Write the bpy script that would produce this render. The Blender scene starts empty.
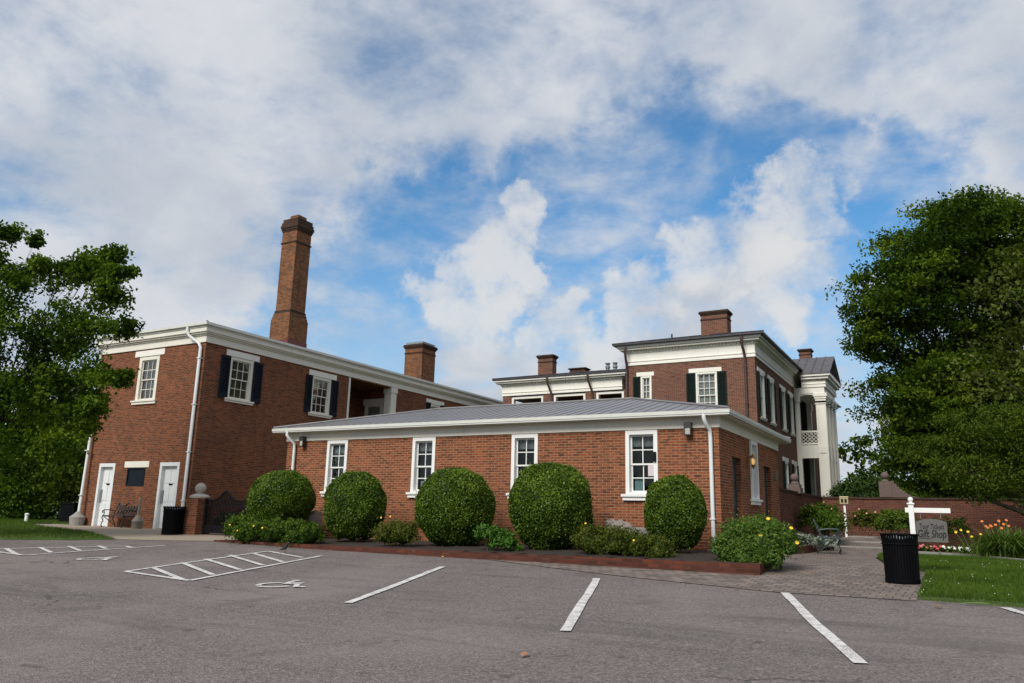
import bpy, bmesh, math, random
import numpy as np
from mathutils import Vector, Matrix

R = math.radians
random.seed(7)
rng = np.random.default_rng(11)
SC = bpy.context.scene
COL = SC.collection

# ------------------------------------------------------------------ camera
cam_d = bpy.data.cameras.new('camera')
cam = bpy.data.objects.new('camera', cam_d)
COL.objects.link(cam)
cam_d.sensor_width = 36.0
cam_d.lens = 27.449
cam_d.clip_start = 0.1
cam_d.clip_end = 2000
cr = Vector((0.871447, 0.489921, 0.023623))
cu = Vector((0.086107, -0.200221, 0.975960))
cb = Vector((0.482873, -0.848463, -0.216668))
cam.matrix_world = Matrix(((cr.x, cu.x, cb.x, 4.8906), (cr.y, cu.y, cb.y, -18.6568),
                           (cr.z, cu.z, cb.z, 0.8422), (0, 0, 0, 1)))
SC.camera = cam

# ------------------------------------------------------------------ sun, exposure
SUN_DIR = Vector((-0.04, -0.95, 0.78)).normalized()      # from the scene towards the sun
SUN_EL = math.asin(SUN_DIR.z)
SUN_AZ = math.atan2(SUN_DIR.x, SUN_DIR.y)
sun_d = bpy.data.lights.new('sun', 'SUN')
sun_d.energy = 3.0
sun_d.angle = R(25)
sun_d.color = (1.0, 0.95, 0.87)
sun = bpy.data.objects.new('sun', sun_d)
COL.objects.link(sun)
sun.rotation_euler = (-SUN_DIR).to_track_quat('-Z', 'Y').to_euler()
sun.location = (-20, -10, 30)
SC.view_settings.view_transform = 'Standard'
SC.view_settings.look = 'None'
SC.view_settings.exposure = 0.15
SC.view_settings.gamma = 1.0
SC.cycles.use_denoising = True
SC.cycles.max_bounces = 6
SC.cycles.transparent_max_bounces = 8
SC.cycles.caustics_reflective = False
SC.cycles.caustics_refractive = False


# ------------------------------------------------------------------ node helper
class NT:
    def __init__(s, tree):
        s.t = tree
        s.n = tree.nodes
        s.l = tree.links

    def new(s, typ, **kw):
        nd = s.n.new(typ)
        for k, v in kw.items():
            setattr(nd, k, v)
        return nd

    def put(s, sock, v):
        if isinstance(v, bpy.types.NodeSocket):
            s.l.new(v, sock)
        elif v is not None:
            if isinstance(v, (tuple, list)) and len(v) == 3 and sock.type == 'RGBA':
                v = (*v, 1)
            sock.default_value = v

    def math(s, op, a, b=None, clamp=False):
        nd = s.new('ShaderNodeMath', operation=op)
        nd.use_clamp = clamp
        s.put(nd.inputs[0], a)
        s.put(nd.inputs[1], b)
        return nd.outputs[0]

    def vmath(s, op, a, b=None, scale=None):
        nd = s.new('ShaderNodeVectorMath', operation=op)
        s.put(nd.inputs[0], a)
        if b is not None:
            s.put(nd.inputs[1], b)
        if scale is not None:
            s.put(nd.inputs['Scale'], scale)
        return nd.outputs['Value'] if op in ('DOT_PRODUCT', 'LENGTH') else nd.outputs[0]

    def noise(s, vec, scale, detail=4, rough=0.55, dist=0.0):
        nd = s.new('ShaderNodeTexNoise')
        s.put(nd.inputs['Vector'], vec)
        nd.inputs['Scale'].default_value = scale
        nd.inputs['Detail'].default_value = detail
        nd.inputs['Roughness'].default_value = rough
        nd.inputs['Distortion'].default_value = dist
        return nd.outputs['Fac']

    def ramp(s, fac, a, b, lo=0.0, hi=1.0, smooth=True):
        nd = s.new('ShaderNodeMapRange')
        nd.interpolation_type = 'SMOOTHSTEP' if smooth else 'LINEAR'
        s.put(nd.inputs[0], fac)
        for i, v in zip((1, 2, 3, 4), (a, b, lo, hi)):
            s.put(nd.inputs[i], v)
        return nd.outputs[0]

    def mix(s, fac, a, b, mode='MIX'):
        nd = s.new('ShaderNodeMix', data_type='RGBA', blend_type=mode)
        nd.clamp_factor = True
        s.put(nd.inputs[0], fac)
        s.put(nd.inputs[6], a)
        s.put(nd.inputs[7], b)
        return nd.outputs[2]


# ------------------------------------------------------------------ sky: Nishita behind broken clouds
W = bpy.data.worlds.new('World')
SC.world = W
W.use_nodes = True
W.node_tree.nodes.clear()
w = NT(W.node_tree)
sky = w.new('ShaderNodeTexSky', sky_type='NISHITA')
sky.sun_disc = False
sky.sun_elevation = SUN_EL
sky.sun_rotation = SUN_AZ
sky.air_density = 1.0
sky.dust_density = 0.6
sky.ozone_density = 2.0
tc = w.new('ShaderNodeTexCoord')
D = w.vmath('NORMALIZE', tc.outputs['Generated'])
sep = w.new('ShaderNodeSeparateXYZ')
w.put(sep.inputs[0], D)
# angular position of the blue gaps and of the big cumulus heads (unit directions, angular radius)
HOLES = [(-0.555, 0.76, 0.336, 0.106), (-0.433, 0.841, 0.324, 0.138), (-0.352, 0.86, 0.37, 0.112), (-0.255, 0.88, 0.4, 0.099), (-0.184, 0.888, 0.421, 0.077), (-0.639, 0.736, 0.222, 0.099), (-0.595, 0.756, 0.274, 0.085), (-0.094, 0.934, 0.345, 0.072), (-0.097, 0.973, 0.21, 0.112), (-0.4, 0.876, 0.269, 0.085), (-0.13, 0.903, 0.409, 0.07), (-0.663, 0.704, 0.256, 0.078), (-0.56, 0.744, 0.365, 0.085), (-0.451, 0.804, 0.387, 0.07), (-0.028, 0.925, 0.379, 0.064), (-0.696, 0.695, 0.181, 0.085)]
CUMULUS = [(-0.476, 0.798, 0.37, 0.039), (-0.506, 0.802, 0.316, 0.052), (-0.526, 0.815, 0.242, 0.064), (-0.466, 0.835, 0.293, 0.034), (-0.123, 0.923, 0.365, 0.045), (-0.184, 0.923, 0.338, 0.054), (-0.257, 0.918, 0.302, 0.056), (-0.331, 0.906, 0.262, 0.051), (-0.168, 0.947, 0.273, 0.062), (-0.383, 0.9, 0.207, 0.046), (-0.427, 0.874, 0.232, 0.044)]
warp = w.new('ShaderNodeTexNoise')
w.put(warp.inputs['Vector'], D)
warp.inputs['Scale'].default_value = 9.0
warp.inputs['Detail'].default_value = 6
warp.inputs['Roughness'].default_value = 0.6
wv = w.vmath('SUBTRACT', warp.outputs['Color'], (0.5, 0.5, 0.5))
Dw = w.vmath('NORMALIZE', w.vmath('ADD', D, w.vmath('SCALE', wv, scale=0.22)))


def blobs(lst):
    acc = None
    for x, y, z, r in lst:
        n = Vector((x, y, z)).normalized()
        d = w.vmath('DOT_PRODUCT', Dw, tuple(n))
        m = w.ramp(d, math.cos(r * 1.35), math.cos(r * 0.35))
        acc = m if acc is None else w.math('MAXIMUM', acc, m)
    return acc


hole = blobs(HOLES)
cumu = blobs(CUMULUS)
up = w.math('MAXIMUM', sep.outputs[2], 0.04)
flat = w.new('ShaderNodeCombineXYZ')
w.put(flat.inputs[0], w.math('DIVIDE', sep.outputs[0], w.math('ADD', up, 0.25)))
w.put(flat.inputs[1], w.math('DIVIDE', sep.outputs[1], w.math('ADD', up, 0.25)))
F2 = flat.outputs[0]
n_big = w.noise(F2, 1.7, 9, 0.58, 0.15)
n_mid = w.noise(F2, 5.0, 10, 0.60, 0.15)
n_fine = w.noise(D, 14.0, 8, 0.62, 0.2)
dens = w.math('ADD', 0.66, w.math('MULTIPLY', w.math('SUBTRACT', n_big, 0.5), 1.1))
dens = w.math('ADD', dens, w.math('MULTIPLY', w.math('SUBTRACT', n_mid, 0.5), 1.5))
dens = w.math('SUBTRACT', dens, w.math('MULTIPLY', hole, 0.43))
veil = w.ramp(dens, 0.02, 0.80)
cden = w.math('ADD', cumu, w.math('MULTIPLY', w.math('SUBTRACT', n_fine, 0.5), 2.0))
calpha = w.ramp(cden, 0.34, 1.25)
n_tone = w.noise(F2, 2.6, 8, 0.55, 0.2)
n_tone2 = w.noise(D, 7.0, 7, 0.55, 0.3)
tone = w.math('ADD', w.math('MULTIPLY', n_tone, 0.6), w.math('MULTIPLY', n_tone2, 0.4))
veil_col = w.mix(w.ramp(tone, 0.36, 0.64), (3.4, 3.75, 4.3), (4.75, 4.9, 5.2))
cum_col = w.mix(w.ramp(w.math('ADD', n_tone2, w.math('MULTIPLY', cden, 0.25)), 0.45, 0.85), (4.0, 4.25, 4.65), (5.1, 5.15, 5.2))
sky_col = w.mix(1.0, sky.outputs[0], (0.50, 0.88, 1.04), 'MULTIPLY')
low = w.ramp(sep.outputs[2], 0.08, 0.36, 0.68, 0.0)
sky_col = w.mix(low, sky_col, (3.3, 4.0, 4.8))
c1 = w.mix(veil, sky_col, veil_col)
c2 = w.mix(w.math('MULTIPLY', calpha, 0.88), c1, cum_col)
bg = w.new('ShaderNodeBackground')
w.put(bg.inputs[0], c2)
bg.inputs[1].default_value = 0.13
wo = w.new('ShaderNodeOutputWorld')
w.l.new(bg.outputs[0], wo.inputs[0])
W.cycles.sampling_method = 'MANUAL'
W.cycles.sample_map_resolution = 1024

# ------------------------------------------------------------------ materials
MATS = {}


def mat(name, fn):
    m = bpy.data.materials.new(name)
    m.use_nodes = True
    m.node_tree.nodes.clear()
    t = NT(m.node_tree)
    p = t.new('ShaderNodeBsdfPrincipled')
    o = t.new('ShaderNodeOutputMaterial')
    t.l.new(p.outputs[0], o.inputs[0])
    fn(t, p, o)
    MATS[name] = m
    return m


def objco(t):
    return t.new('ShaderNodeTexCoord').outputs['Object']


def worldco(t):
    return t.new('ShaderNodeNewGeometry').outputs['Position']


def bump(t, p, h, strength, dist):
    b = t.new('ShaderNodeBump')
    b.inputs['Strength'].default_value = strength
    b.inputs['Distance'].default_value = dist
    t.put(b.inputs['Height'], h)
    t.l.new(b.outputs[0], p.inputs['Normal'])


def plain(name, col, rough=0.6, var=0.12, scale=6.0, metal=0.0, spec=0.5, bmp=0.0):
    def fn(t, p, o):
        n = t.noise(worldco(t), scale, 6, 0.6)
        lo = tuple(c * (1 - var) for c in col)
        hi = tuple(min(1, c * (1 + var)) for c in col)
        cc = t.mix(n, lo, hi)
        if name in ('trim_white', 'trim_cream', 'cornice_white', 'gutter_metal', 'pipe_white', 'door_white'):
            dr = t.noise(t.vmath('MULTIPLY', worldco(t), (6, 6, 0.8)), 1.0, 6, 0.7)
            cc = t.mix(t.ramp(dr, 0.54, 0.78, 0, 0.35), cc, tuple(c * 0.55 for c in col))
        t.put(p.inputs['Base Color'], cc)
        n2 = t.noise(worldco(t), scale * 3, 3, 0.5)
        t.put(p.inputs['Roughness'], t.ramp(n2, 0.3, 0.7, max(0, rough - 0.1), min(1, rough + 0.1)))
        p.inputs['Metallic'].default_value = metal
        p.inputs['Specular IOR Level'].default_value = spec
        if bmp:
            bump(t, p, t.noise(worldco(t), scale * 6, 4, 0.6), bmp, 0.01)
    return mat(name, fn)


def brick(name, c1, c2, mortar, stain=0.35, mort=0.009, dark=(0.05, 0.035, 0.03), bl=0.213, bh=0.0677):
    def fn(t, p, o):
        g = t.new('ShaderNodeNewGeometry')
        sp = t.new('ShaderNodeSeparateXYZ')
        t.put(sp.inputs[0], g.outputs['Position'])
        sn = t.new('ShaderNodeSeparateXYZ')
        t.put(sn.inputs[0], g.outputs['True Normal'])
        side = t.math('GREATER_THAN', t.math('ABSOLUTE', sn.outputs[0]), 0.6)
        top = t.math('GREATER_THAN', t.math('ABSOLUTE', sn.outputs[2]), 0.6)
        uu = t.math('ADD', t.math('MULTIPLY', sp.outputs[1], side),
                    t.math('MULTIPLY', sp.outputs[0], t.math('SUBTRACT', 1.0, side)))
        vv = t.math('ADD', t.math('MULTIPLY', sp.outputs[1], top),
                    t.math('MULTIPLY', sp.outputs[2], t.math('SUBTRACT', 1.0, top)))
        cv = t.new('ShaderNodeCombineXYZ')
        wob = t.noise(g.outputs['Position'], 5.0, 3, 0.6)
        wob2 = t.noise(g.outputs['Position'], 7.3, 3, 0.6)
        t.put(cv.inputs[0], t.math('ADD', uu, t.math('MULTIPLY', t.math('SUBTRACT', wob2, 0.5), 0.03)))
        t.put(cv.inputs[1], t.math('ADD', vv, t.math('MULTIPLY', t.math('SUBTRACT', wob, 0.5), 0.010)))
        b = t.new('ShaderNodeTexBrick')
        b.offset = 0.5
        t.put(b.inputs['Vector'], cv.outputs[0])
        t.put(b.inputs['Color1'], c1)
        t.put(b.inputs['Color2'], c2)
        t.put(b.inputs['Mortar'], mortar)
        b.inputs['Scale'].default_value = 1.0
        b.inputs['Mortar Size'].default_value = mort
        b.inputs['Mortar Smooth'].default_value = 0.3
        b.inputs['Bias'].default_value = -0.1
        b.inputs['Brick Width'].default_value = bl
        b.inputs['Row Height'].default_value = bh
        # a few burnt bricks: value noise stretched to brick cells
        st = t.vmath('MULTIPLY', cv.outputs[0], (1 / bl, 1 / bh, 1))
        n1 = t.noise(st, 0.9, 2, 0.5)
        col = t.mix(t.ramp(n1, 0.56, 0.70, 0, 0.6), b.outputs['Color'], dark)
        big = t.noise(g.outputs['Position'], 0.45, 7, 0.62, 0.4)
        col = t.mix(t.ramp(big, 0.50, 0.80, 0, stain), col, dark)
        big2 = t.noise(g.outputs['Position'], 0.8, 5, 0.6, 0.2)
        pale = tuple(min(1, c * 1.5 + 0.03) for c in c1)
        col = t.mix(t.ramp(big2, 0.55, 0.8, 0, 0.35), col, pale)
        run = t.noise(t.vmath('MULTIPLY', g.outputs['Position'], (3.2, 3.2, 0.22)), 1.0, 5, 0.65)
        col = t.mix(t.ramp(run, 0.52, 0.74, 0, stain * 0.8), col, dark)
        lime = t.noise(g.outputs['Position'], 1.7, 6, 0.7, 0.6)
        col = t.mix(t.ramp(lime, 0.64, 0.78, 0, 0.30), col, (0.42, 0.30, 0.23))
        fine = t.noise(g.outputs['Position'], 60, 3, 0.6)
        col = t.mix(0.35, col, t.mix(fine, (0.35, 0.35, 0.35), (0.65, 0.65, 0.65)), 'OVERLAY')
        t.put(p.inputs['Base Color'], col)
        p.inputs['Roughness'].default_value = 0.95
        p.inputs['Specular IOR Level'].default_value = 0.1
        h = t.math('ADD', t.math('MULTIPLY', b.outputs['Fac'], -1.0), t.math('MULTIPLY', fine, 0.4))
        bump(t, p, h, 0.6, 0.008)
    return mat(name, fn)


brick('brick_wing', (0.285, 0.086, 0.038), (0.105, 0.035, 0.020), (0.31, 0.185, 0.11), 0.4, 0.0115)
brick('brick_old', (0.235, 0.076, 0.035), (0.085, 0.031, 0.019), (0.23, 0.13, 0.08), 0.5, 0.0115)
brick('brick_house', (0.185, 0.070, 0.042), (0.088, 0.036, 0.025), (0.25, 0.165, 0.125), 0.3, 0.012)
brick('brick_chimney', (0.25, 0.10, 0.045), (0.08, 0.035, 0.022), (0.24, 0.15, 0.09), 0.65, 0.009)
brick('brick_sooty', (0.075, 0.042, 0.029), (0.04, 0.024, 0.019), (0.075, 0.055, 0.043), 0.4, 0.009)
brick('brick_garden', (0.145, 0.050, 0.032), (0.075, 0.029, 0.021), (0.16, 0.095, 0.07), 0.5, 0.009)
brick('brick_edging', (0.135, 0.042, 0.026), (0.055, 0.021, 0.016), (0.075, 0.045, 0.036), 0.75, 0.008, bl=0.21, bh=0.075)
plain('trim_white', (0.80, 0.80, 0.77), 0.5, 0.05, 3)
plain('trim_cream', (0.74, 0.71, 0.62), 0.55, 0.10, 1.6)
plain('cornice_white', (0.80, 0.775, 0.70), 0.55, 0.08, 1.6)
plain('soffit_cream', (0.60, 0.55, 0.45), 0.6, 0.08, 1.6)
plain('gutter_metal', (0.62, 0.62, 0.57), 0.4, 0.10, 2.5, 0.0)
plain('pipe_white', (0.74, 0.77, 0.76), 0.4, 0.08, 4)
plain('pipe_brown', (0.06, 0.035, 0.03), 0.45, 0.15, 4)
plain('roof_dark', (0.055, 0.05, 0.055), 0.42, 0.2, 2.0, 0.3)
plain('roof_plum', (0.105, 0.095, 0.10), 0.42, 0.15, 1.0, 0.3)
plain('shutter_navy', (0.010, 0.014, 0.021), 0.6, 0.2, 5, spec=0.12)
plain('shutter_green', (0.008, 0.017, 0.015), 0.6, 0.2, 5, spec=0.12)
plain('painted_shade', (0.012, 0.012, 0.012), 0.9, 0.1, 2)  # near-black colour holding the shade of rooms, portico recess and birdhouse holes
plain('curtain_pale', (0.70, 0.68, 0.62), 0.9, 0.2, 3)
plain('curtain_tan', (0.36, 0.30, 0.19), 0.9, 0.3, 4)
plain('blind_grey', (0.40, 0.42, 0.43), 0.7, 0.2, 5)
plain('paper_pink', (0.62, 0.54, 0.56), 0.8, 0.1, 20)
plain('paper_blue', (0.42, 0.62, 0.62), 0.8, 0.1, 10)
plain('paper_white', (0.7, 0.7, 0.68), 0.8, 0.1, 10)
plain('door_white', (0.70, 0.72, 0.72), 0.45, 0.10, 1.8)
plain('door_slate', (0.055, 0.06, 0.06), 0.5, 0.15, 3)
plain('recess_shade', (0.016, 0.011, 0.010), 0.5, 0.15, 3)  # near-black brown that carries the shade of the portico recess
plain('black_metal', (0.004, 0.004, 0.005), 0.6, 0.2, 10, spec=0.06)
plain('liner_grey', (0.34, 0.37, 0.40), 0.5, 0.15, 12)
plain('iron', (0.010, 0.009, 0.010), 0.6, 0.25, 12, spec=0.08)
plain('iron_green', (0.02, 0.035, 0.035), 0.42, 0.25, 12)
plain('slat_brown', (0.055, 0.035, 0.028), 0.6, 0.25, 9)
plain('slat_slate', (0.05, 0.06, 0.068), 0.5, 0.25, 9)
plain('stone', (0.40, 0.36, 0.31), 0.85, 0.2, 9, bmp=0.4)
plain('stone_pink', (0.125, 0.088, 0.075), 0.85, 0.25, 9, bmp=0.4)
plain('rock', (0.24, 0.205, 0.19), 0.9, 0.45, 14, bmp=0.8)
plain('concrete_tan', (0.30, 0.245, 0.185), 0.9, 0.18, 1.2, bmp=0.2)
plain('concrete_grey', (0.27, 0.26, 0.24), 0.9, 0.18, 5, bmp=0.3)
plain('plastic_taupe', (0.20, 0.175, 0.145), 0.6, 0.1, 5)
plain('sign_grey', (0.118, 0.112, 0.104), 0.75, 0.2, 14)
plain('letter_black', (0.008, 0.008, 0.010), 0.7, 0.1, 10)
plain('soil', (0.032, 0.021, 0.016), 1.0, 0.5, 18, bmp=0.9)
plain('mulch_red', (0.10, 0.05, 0.035), 1.0, 0.5, 18, bmp=0.9)
plain('bark', (0.055, 0.042, 0.034), 0.95, 0.35, 8, bmp=0.6)
plain('bark_grey', (0.17, 0.155, 0.14), 0.95, 0.3, 8, bmp=0.4)
plain('brass', (0.42, 0.28, 0.09), 0.35, 0.15, 10, 0.9)
plain('galvanised', (0.24, 0.26, 0.28), 0.5, 0.15, 8, 0.3)
plain('lamp_box', (0.03, 0.028, 0.026), 0.45, 0.1, 8)
plain('lens_frost', (0.42, 0.40, 0.34), 0.35, 0.1, 8)
plain('cream_paint', (0.45, 0.38, 0.20), 0.6, 0.1, 8)
plain('flashing_red', (0.14, 0.03, 0.025), 0.5, 0.15, 8)
plain('terrain_green', (0.04, 0.065, 0.018), 1.0, 0.3, 0.4)
plain('petal_yellow', (0.80, 0.52, 0.02), 0.6, 0.1, 20)
plain('petal_orange', (0.60, 0.17, 0.025), 0.6, 0.15, 20)
plain('petal_red', (0.55, 0.07, 0.07), 0.6, 0.2, 20)
plain('petal_pink', (0.60, 0.22, 0.19), 0.6, 0.2, 20)
plain('petal_white', (0.75, 0.73, 0.68), 0.6, 0.1, 20)
plain('leaf_dry', (0.30, 0.15, 0.08), 0.8, 0.2, 30)
plain('frond_green', (0.15, 0.22, 0.06), 0.7, 0.2, 30)
plain('bird_dark', (0.02, 0.016, 0.014), 0.5, 0.2, 20)


def m_glow(t, p, o):
    p.inputs['Base Color'].default_value = (0.9, 0.6, 0.25, 1)
    p.inputs['Emission Color'].default_value = (1.0, 0.62, 0.20, 1)
    p.inputs['Emission Strength'].default_value = 0.55


mat('lamp_glow', m_glow)


def m_glass(t, p, o):
    fr = t.new('ShaderNodeFresnel')
    fr.inputs[0].default_value = 1.45
    tr = t.new('ShaderNodeBsdfTransparent')
    tr.inputs[0].default_value = (0.75, 0.78, 0.78, 1)
    gl = t.new('ShaderNodeBsdfGlossy')
    gl.inputs['Roughness'].default_value = 0.03
    n = t.noise(worldco(t), 2.5, 3, 0.5)
    b = t.new('ShaderNodeBump')
    b.inputs['Strength'].default_value = 0.06
    b.inputs['Distance'].default_value = 0.05
    t.put(b.inputs['Height'], n)
    t.l.new(b.outputs[0], gl.inputs['Normal'])
    mx = t.new('ShaderNodeMixShader')
    t.put(mx.inputs[0], t.math('MULTIPLY', fr.outputs[0], 0.7, True))
    t.l.new(tr.outputs[0], mx.inputs[1])
    t.l.new(gl.outputs[0], mx.inputs[2])
    t.l.new(mx.outputs[0], o.inputs[0])


mat('glass', m_glass)


def m_roofmetal(t, p, o):
    g = worldco(t)
    n = t.noise(g, 0.7, 6, 0.6, 0.3)
    col = t.mix(n, (0.20, 0.194, 0.196), (0.255, 0.246, 0.25))
    st = t.vmath('MULTIPLY', g, (9, 0.6, 0.6))
    col = t.mix(t.ramp(t.noise(st, 1.0, 4, 0.6), 0.45, 0.75, 0, 0.35), col, (0.12, 0.10, 0.11))
    t.put(p.inputs['Base Color'], col)
    p.inputs['Metallic'].default_value = 0.25
    p.inputs['Roughness'].default_value = 0.45


mat('roof_metal', m_roofmetal)


def m_asphalt(t, p, o):
    g = worldco(t)
    vo = t.new('ShaderNodeTexVoronoi')
    t.put(vo.inputs['Vector'], g)
    vo.inputs['Scale'].default_value = 58
    sepc = t.new('ShaderNodeSeparateColor')
    t.put(sepc.inputs[0], vo.outputs['Color'])
    col = t.mix(sepc.outputs[0], (0.100, 0.086, 0.080), (0.305, 0.262, 0.247))
    med = t.noise(g, 26, 4, 0.65)
    col = t.mix(t.ramp(med, 0.32, 0.68, 0.0, 0.55), col, (0.098, 0.085, 0.080))
    big = t.noise(g, 0.28, 6, 0.6, 0.5)
    col = t.mix(t.ramp(big, 0.42, 0.72, 0, 0.5), col, (0.27, 0.231, 0.213))
    streak = t.noise(t.vmath('MULTIPLY', g, (0.25, 1.3, 1)), 1.0, 5, 0.6, 0.8)
    col = t.mix(t.ramp(streak, 0.50, 0.74, 0, 0.5), col, (0.085, 0.074, 0.070))
    # paver-lane wear and a few tar-dark cracks
    cr_ = t.new('ShaderNodeTexVoronoi', feature='DISTANCE_TO_EDGE')
    wp = t.new('ShaderNodeTexNoise')
    t.put(wp.inputs['Vector'], g)
    wp.inputs['Scale'].default_value = 0.9
    wp.inputs['Detail'].default_value = 6
    off = t.vmath('ADD', g, t.vmath('SCALE', wp.outputs['Color'], scale=1.6))
    t.put(cr_.inputs['Vector'], off)
    cr_.inputs['Scale'].default_value = 0.17
    msk = t.ramp(cr_.outputs['Distance'], 0.0022, 0.0060, 1, 0)
    gate_ = t.ramp(t.noise(g, 0.22, 2, 0.5), 0.50, 0.62, 0, 0.6)
    col = t.mix(t.math('MULTIPLY', msk, gate_), col, (0.045, 0.04, 0.038))
    spots = t.noise(g, 3.1, 3, 0.5)
    col = t.mix(t.ramp(spots, 0.66, 0.74, 0, 0.5), col, (0.055, 0.048, 0.046))
    drip = t.noise(t.vmath('MULTIPLY', g, (1.0, 0.6, 1)), 0.9, 5, 0.65, 0.4)
    col = t.mix(t.ramp(drip, 0.58, 0.70, 0, 0.32), col, (0.066, 0.058, 0.055))
    t.put(p.inputs['Base Color'], col)
    p.inputs['Roughness'].default_value = 0.95
    p.inputs['Specular IOR Level'].default_value = 0.15
    bump(t, p, t.math('ADD', med, t.math('MULTIPLY', vo.outputs['Distance'], 1.2)), 0.7, 0.012)


mat('asphalt', m_asphalt)


def m_paver(t, p, o):
    g = worldco(t)
    b = t.new('ShaderNodeTexBrick')
    b.offset = 0.5
    mp = t.new('ShaderNodeMapping')
    t.put(mp.inputs[0], g)
    mp.inputs['Rotation'].default_value = (0, 0, R(1.5))
    t.put(b.inputs['Vector'], mp.outputs[0])
    t.put(b.inputs['Color1'], (0.235, 0.18, 0.15))
    t.put(b.inputs['Color2'], (0.12, 0.095, 0.082))
    t.put(b.inputs['Mortar'], (0.05, 0.042, 0.036))
    b.inputs['Scale'].default_value = 1.0
    b.inputs['Brick Width'].default_value = 0.215
    b.inputs['Row Height'].default_value = 0.215
    b.inputs['Mortar Size'].default_value = 0.014
    b.inputs['Mortar Smooth'].default_value = 0.5
    n = t.noise(g, 0.7, 6, 0.6, 0.3)
    col = t.mix(t.ramp(n, 0.4, 0.75, 0, 0.5), b.outputs['Color'], (0.10, 0.08, 0.070))
    col = t.mix(t.ramp(t.noise(g, 2.2, 5, 0.6), 0.5, 0.8, 0, 0.5), col, (0.25, 0.205, 0.175))
    t.put(p.inputs['Base Color'], col)
    p.inputs['Roughness'].default_value = 0.9
    bump(t, p, t.math('ADD', t.math('MULTIPLY', b.outputs['Fac'], -1), t.noise(g, 40, 3, 0.6)), 0.5, 0.008)


mat('pavers', m_paver)


def m_paint(t, p, o):
    g = worldco(t)
    n = t.noise(g, 7, 7, 0.72)
    n2 = t.noise(g, 70, 3, 0.6)
    f = t.math('MAXIMUM', t.math('MULTIPLY', t.ramp(n, 0.42, 0.62, 0.08, 0.9), t.ramp(n2, 0.36, 0.58)), t.ramp(t.noise(g, 1.7, 4, 0.6), 0.45, 0.8, 0, 0.35))
    col = t.mix(f, (0.70, 0.68, 0.655), (0.17, 0.15, 0.14))
    t.put(p.inputs['Base Color'], col)
    p.inputs['Roughness'].default_value = 0.7


mat('road_paint', m_paint)


def m_lawn(t, p, o):
    g = worldco(t)
    n = t.noise(g, 1.1, 6, 0.65)
    col = t.mix(n, (0.042, 0.078, 0.012), (0.105, 0.155, 0.028))
    n2 = t.noise(g, 34, 4, 0.7)
    col = t.mix(t.ramp(n2, 0.35, 0.65, 0, 0.6), col, (0.022, 0.045, 0.010))
    t.put(p.inputs['Base Color'], col)
    p.inputs['Roughness'].default_value = 1.0
    bump(t, p, n2, 0.8, 0.03)


mat('lawn', m_lawn)


def leafmat(name, c_lo, c_mid, c_hi, rough=0.6, trans=0.25, spec=0.10):
    def fn(t, p, o):
        at = t.new('ShaderNodeAttribute', attribute_name='tint')
        f = at.outputs['Fac']
        big = t.noise(worldco(t), 0.8, 4, 0.6)
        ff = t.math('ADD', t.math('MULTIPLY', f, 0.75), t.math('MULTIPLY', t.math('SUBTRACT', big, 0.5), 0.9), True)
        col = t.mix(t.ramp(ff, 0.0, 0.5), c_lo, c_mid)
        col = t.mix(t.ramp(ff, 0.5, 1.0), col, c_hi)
        t.put(p.inputs['Base Color'], col)
        p.inputs['Roughness'].default_value = rough
        p.inputs['Specular IOR Level'].default_value = spec
        tl = t.new('ShaderNodeBsdfTranslucent')
        t.put(tl.inputs[0], t.mix(1.0, col, (1.2, 1.3, 0.5), 'MULTIPLY'))
        mx = t.new('ShaderNodeMixShader')
        mx.inputs[0].default_value = trans
        t.l.new(p.outputs[0], mx.inputs[1])
        t.l.new(tl.outputs[0], mx.inputs[2])
        t.l.new(mx.outputs[0], o.inputs[0])
    return mat(name, fn)


leafmat('leaf_box', (0.028, 0.060, 0.004), (0.095, 0.160, 0.008), (0.235, 0.310, 0.026), 0.45, 0.22, 0.28)
leafmat('leaf_shrub', (0.026, 0.056, 0.006), (0.066, 0.120, 0.012), (0.14, 0.20, 0.026), 0.5)
leafmat('leaf_olive', (0.038, 0.056, 0.008), (0.085, 0.112, 0.014), (0.18, 0.145, 0.04), 0.55)
leafmat('leaf_bright', (0.028, 0.080, 0.012), (0.065, 0.155, 0.020), (0.13, 0.23, 0.04), 0.45)
leafmat('leaf_yellow', (0.055, 0.095, 0.015), (0.115, 0.185, 0.025), (0.22, 0.27, 0.05), 0.5, 0.35)
leafmat('leaf_corner', (0.040, 0.085, 0.016), (0.085, 0.155, 0.026), (0.16, 0.235, 0.05), 0.45, 0.3)
leafmat('leaf_silver', (0.15, 0.19, 0.15), (0.27, 0.31, 0.25), (0.42, 0.45, 0.39), 0.7, 0.1)
leafmat('leaf_maroon', (0.03, 0.010, 0.015), (0.06, 0.018, 0.025), (0.10, 0.03, 0.035), 0.5)
leafmat('leaf_maple', (0.024, 0.056, 0.004), (0.085, 0.152, 0.010), (0.20, 0.275, 0.022), 0.55, 0.40)
leafmat('leaf_oak', (0.020, 0.046, 0.003), (0.078, 0.135, 0.008), (0.20, 0.26, 0.018), 0.55, 0.38)
leafmat('leaf_lime', (0.055, 0.075, 0.014), (0.105, 0.135, 0.025), (0.19, 0.21, 0.06), 0.5, 0.35)
leafmat('leaf_fern', (0.034, 0.060, 0.006), (0.080, 0.125, 0.010), (0.150, 0.205, 0.020), 0.55, 0.25)
leafmat('leaf_conifer', (0.014, 0.032, 0.008), (0.032, 0.062, 0.012), (0.062, 0.098, 0.02), 0.6, 0.1)
leafmat('leaf_hedge', (0.036, 0.066, 0.006), (0.080, 0.125, 0.010), (0.150, 0.195, 0.02), 0.5, 0.3)
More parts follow.
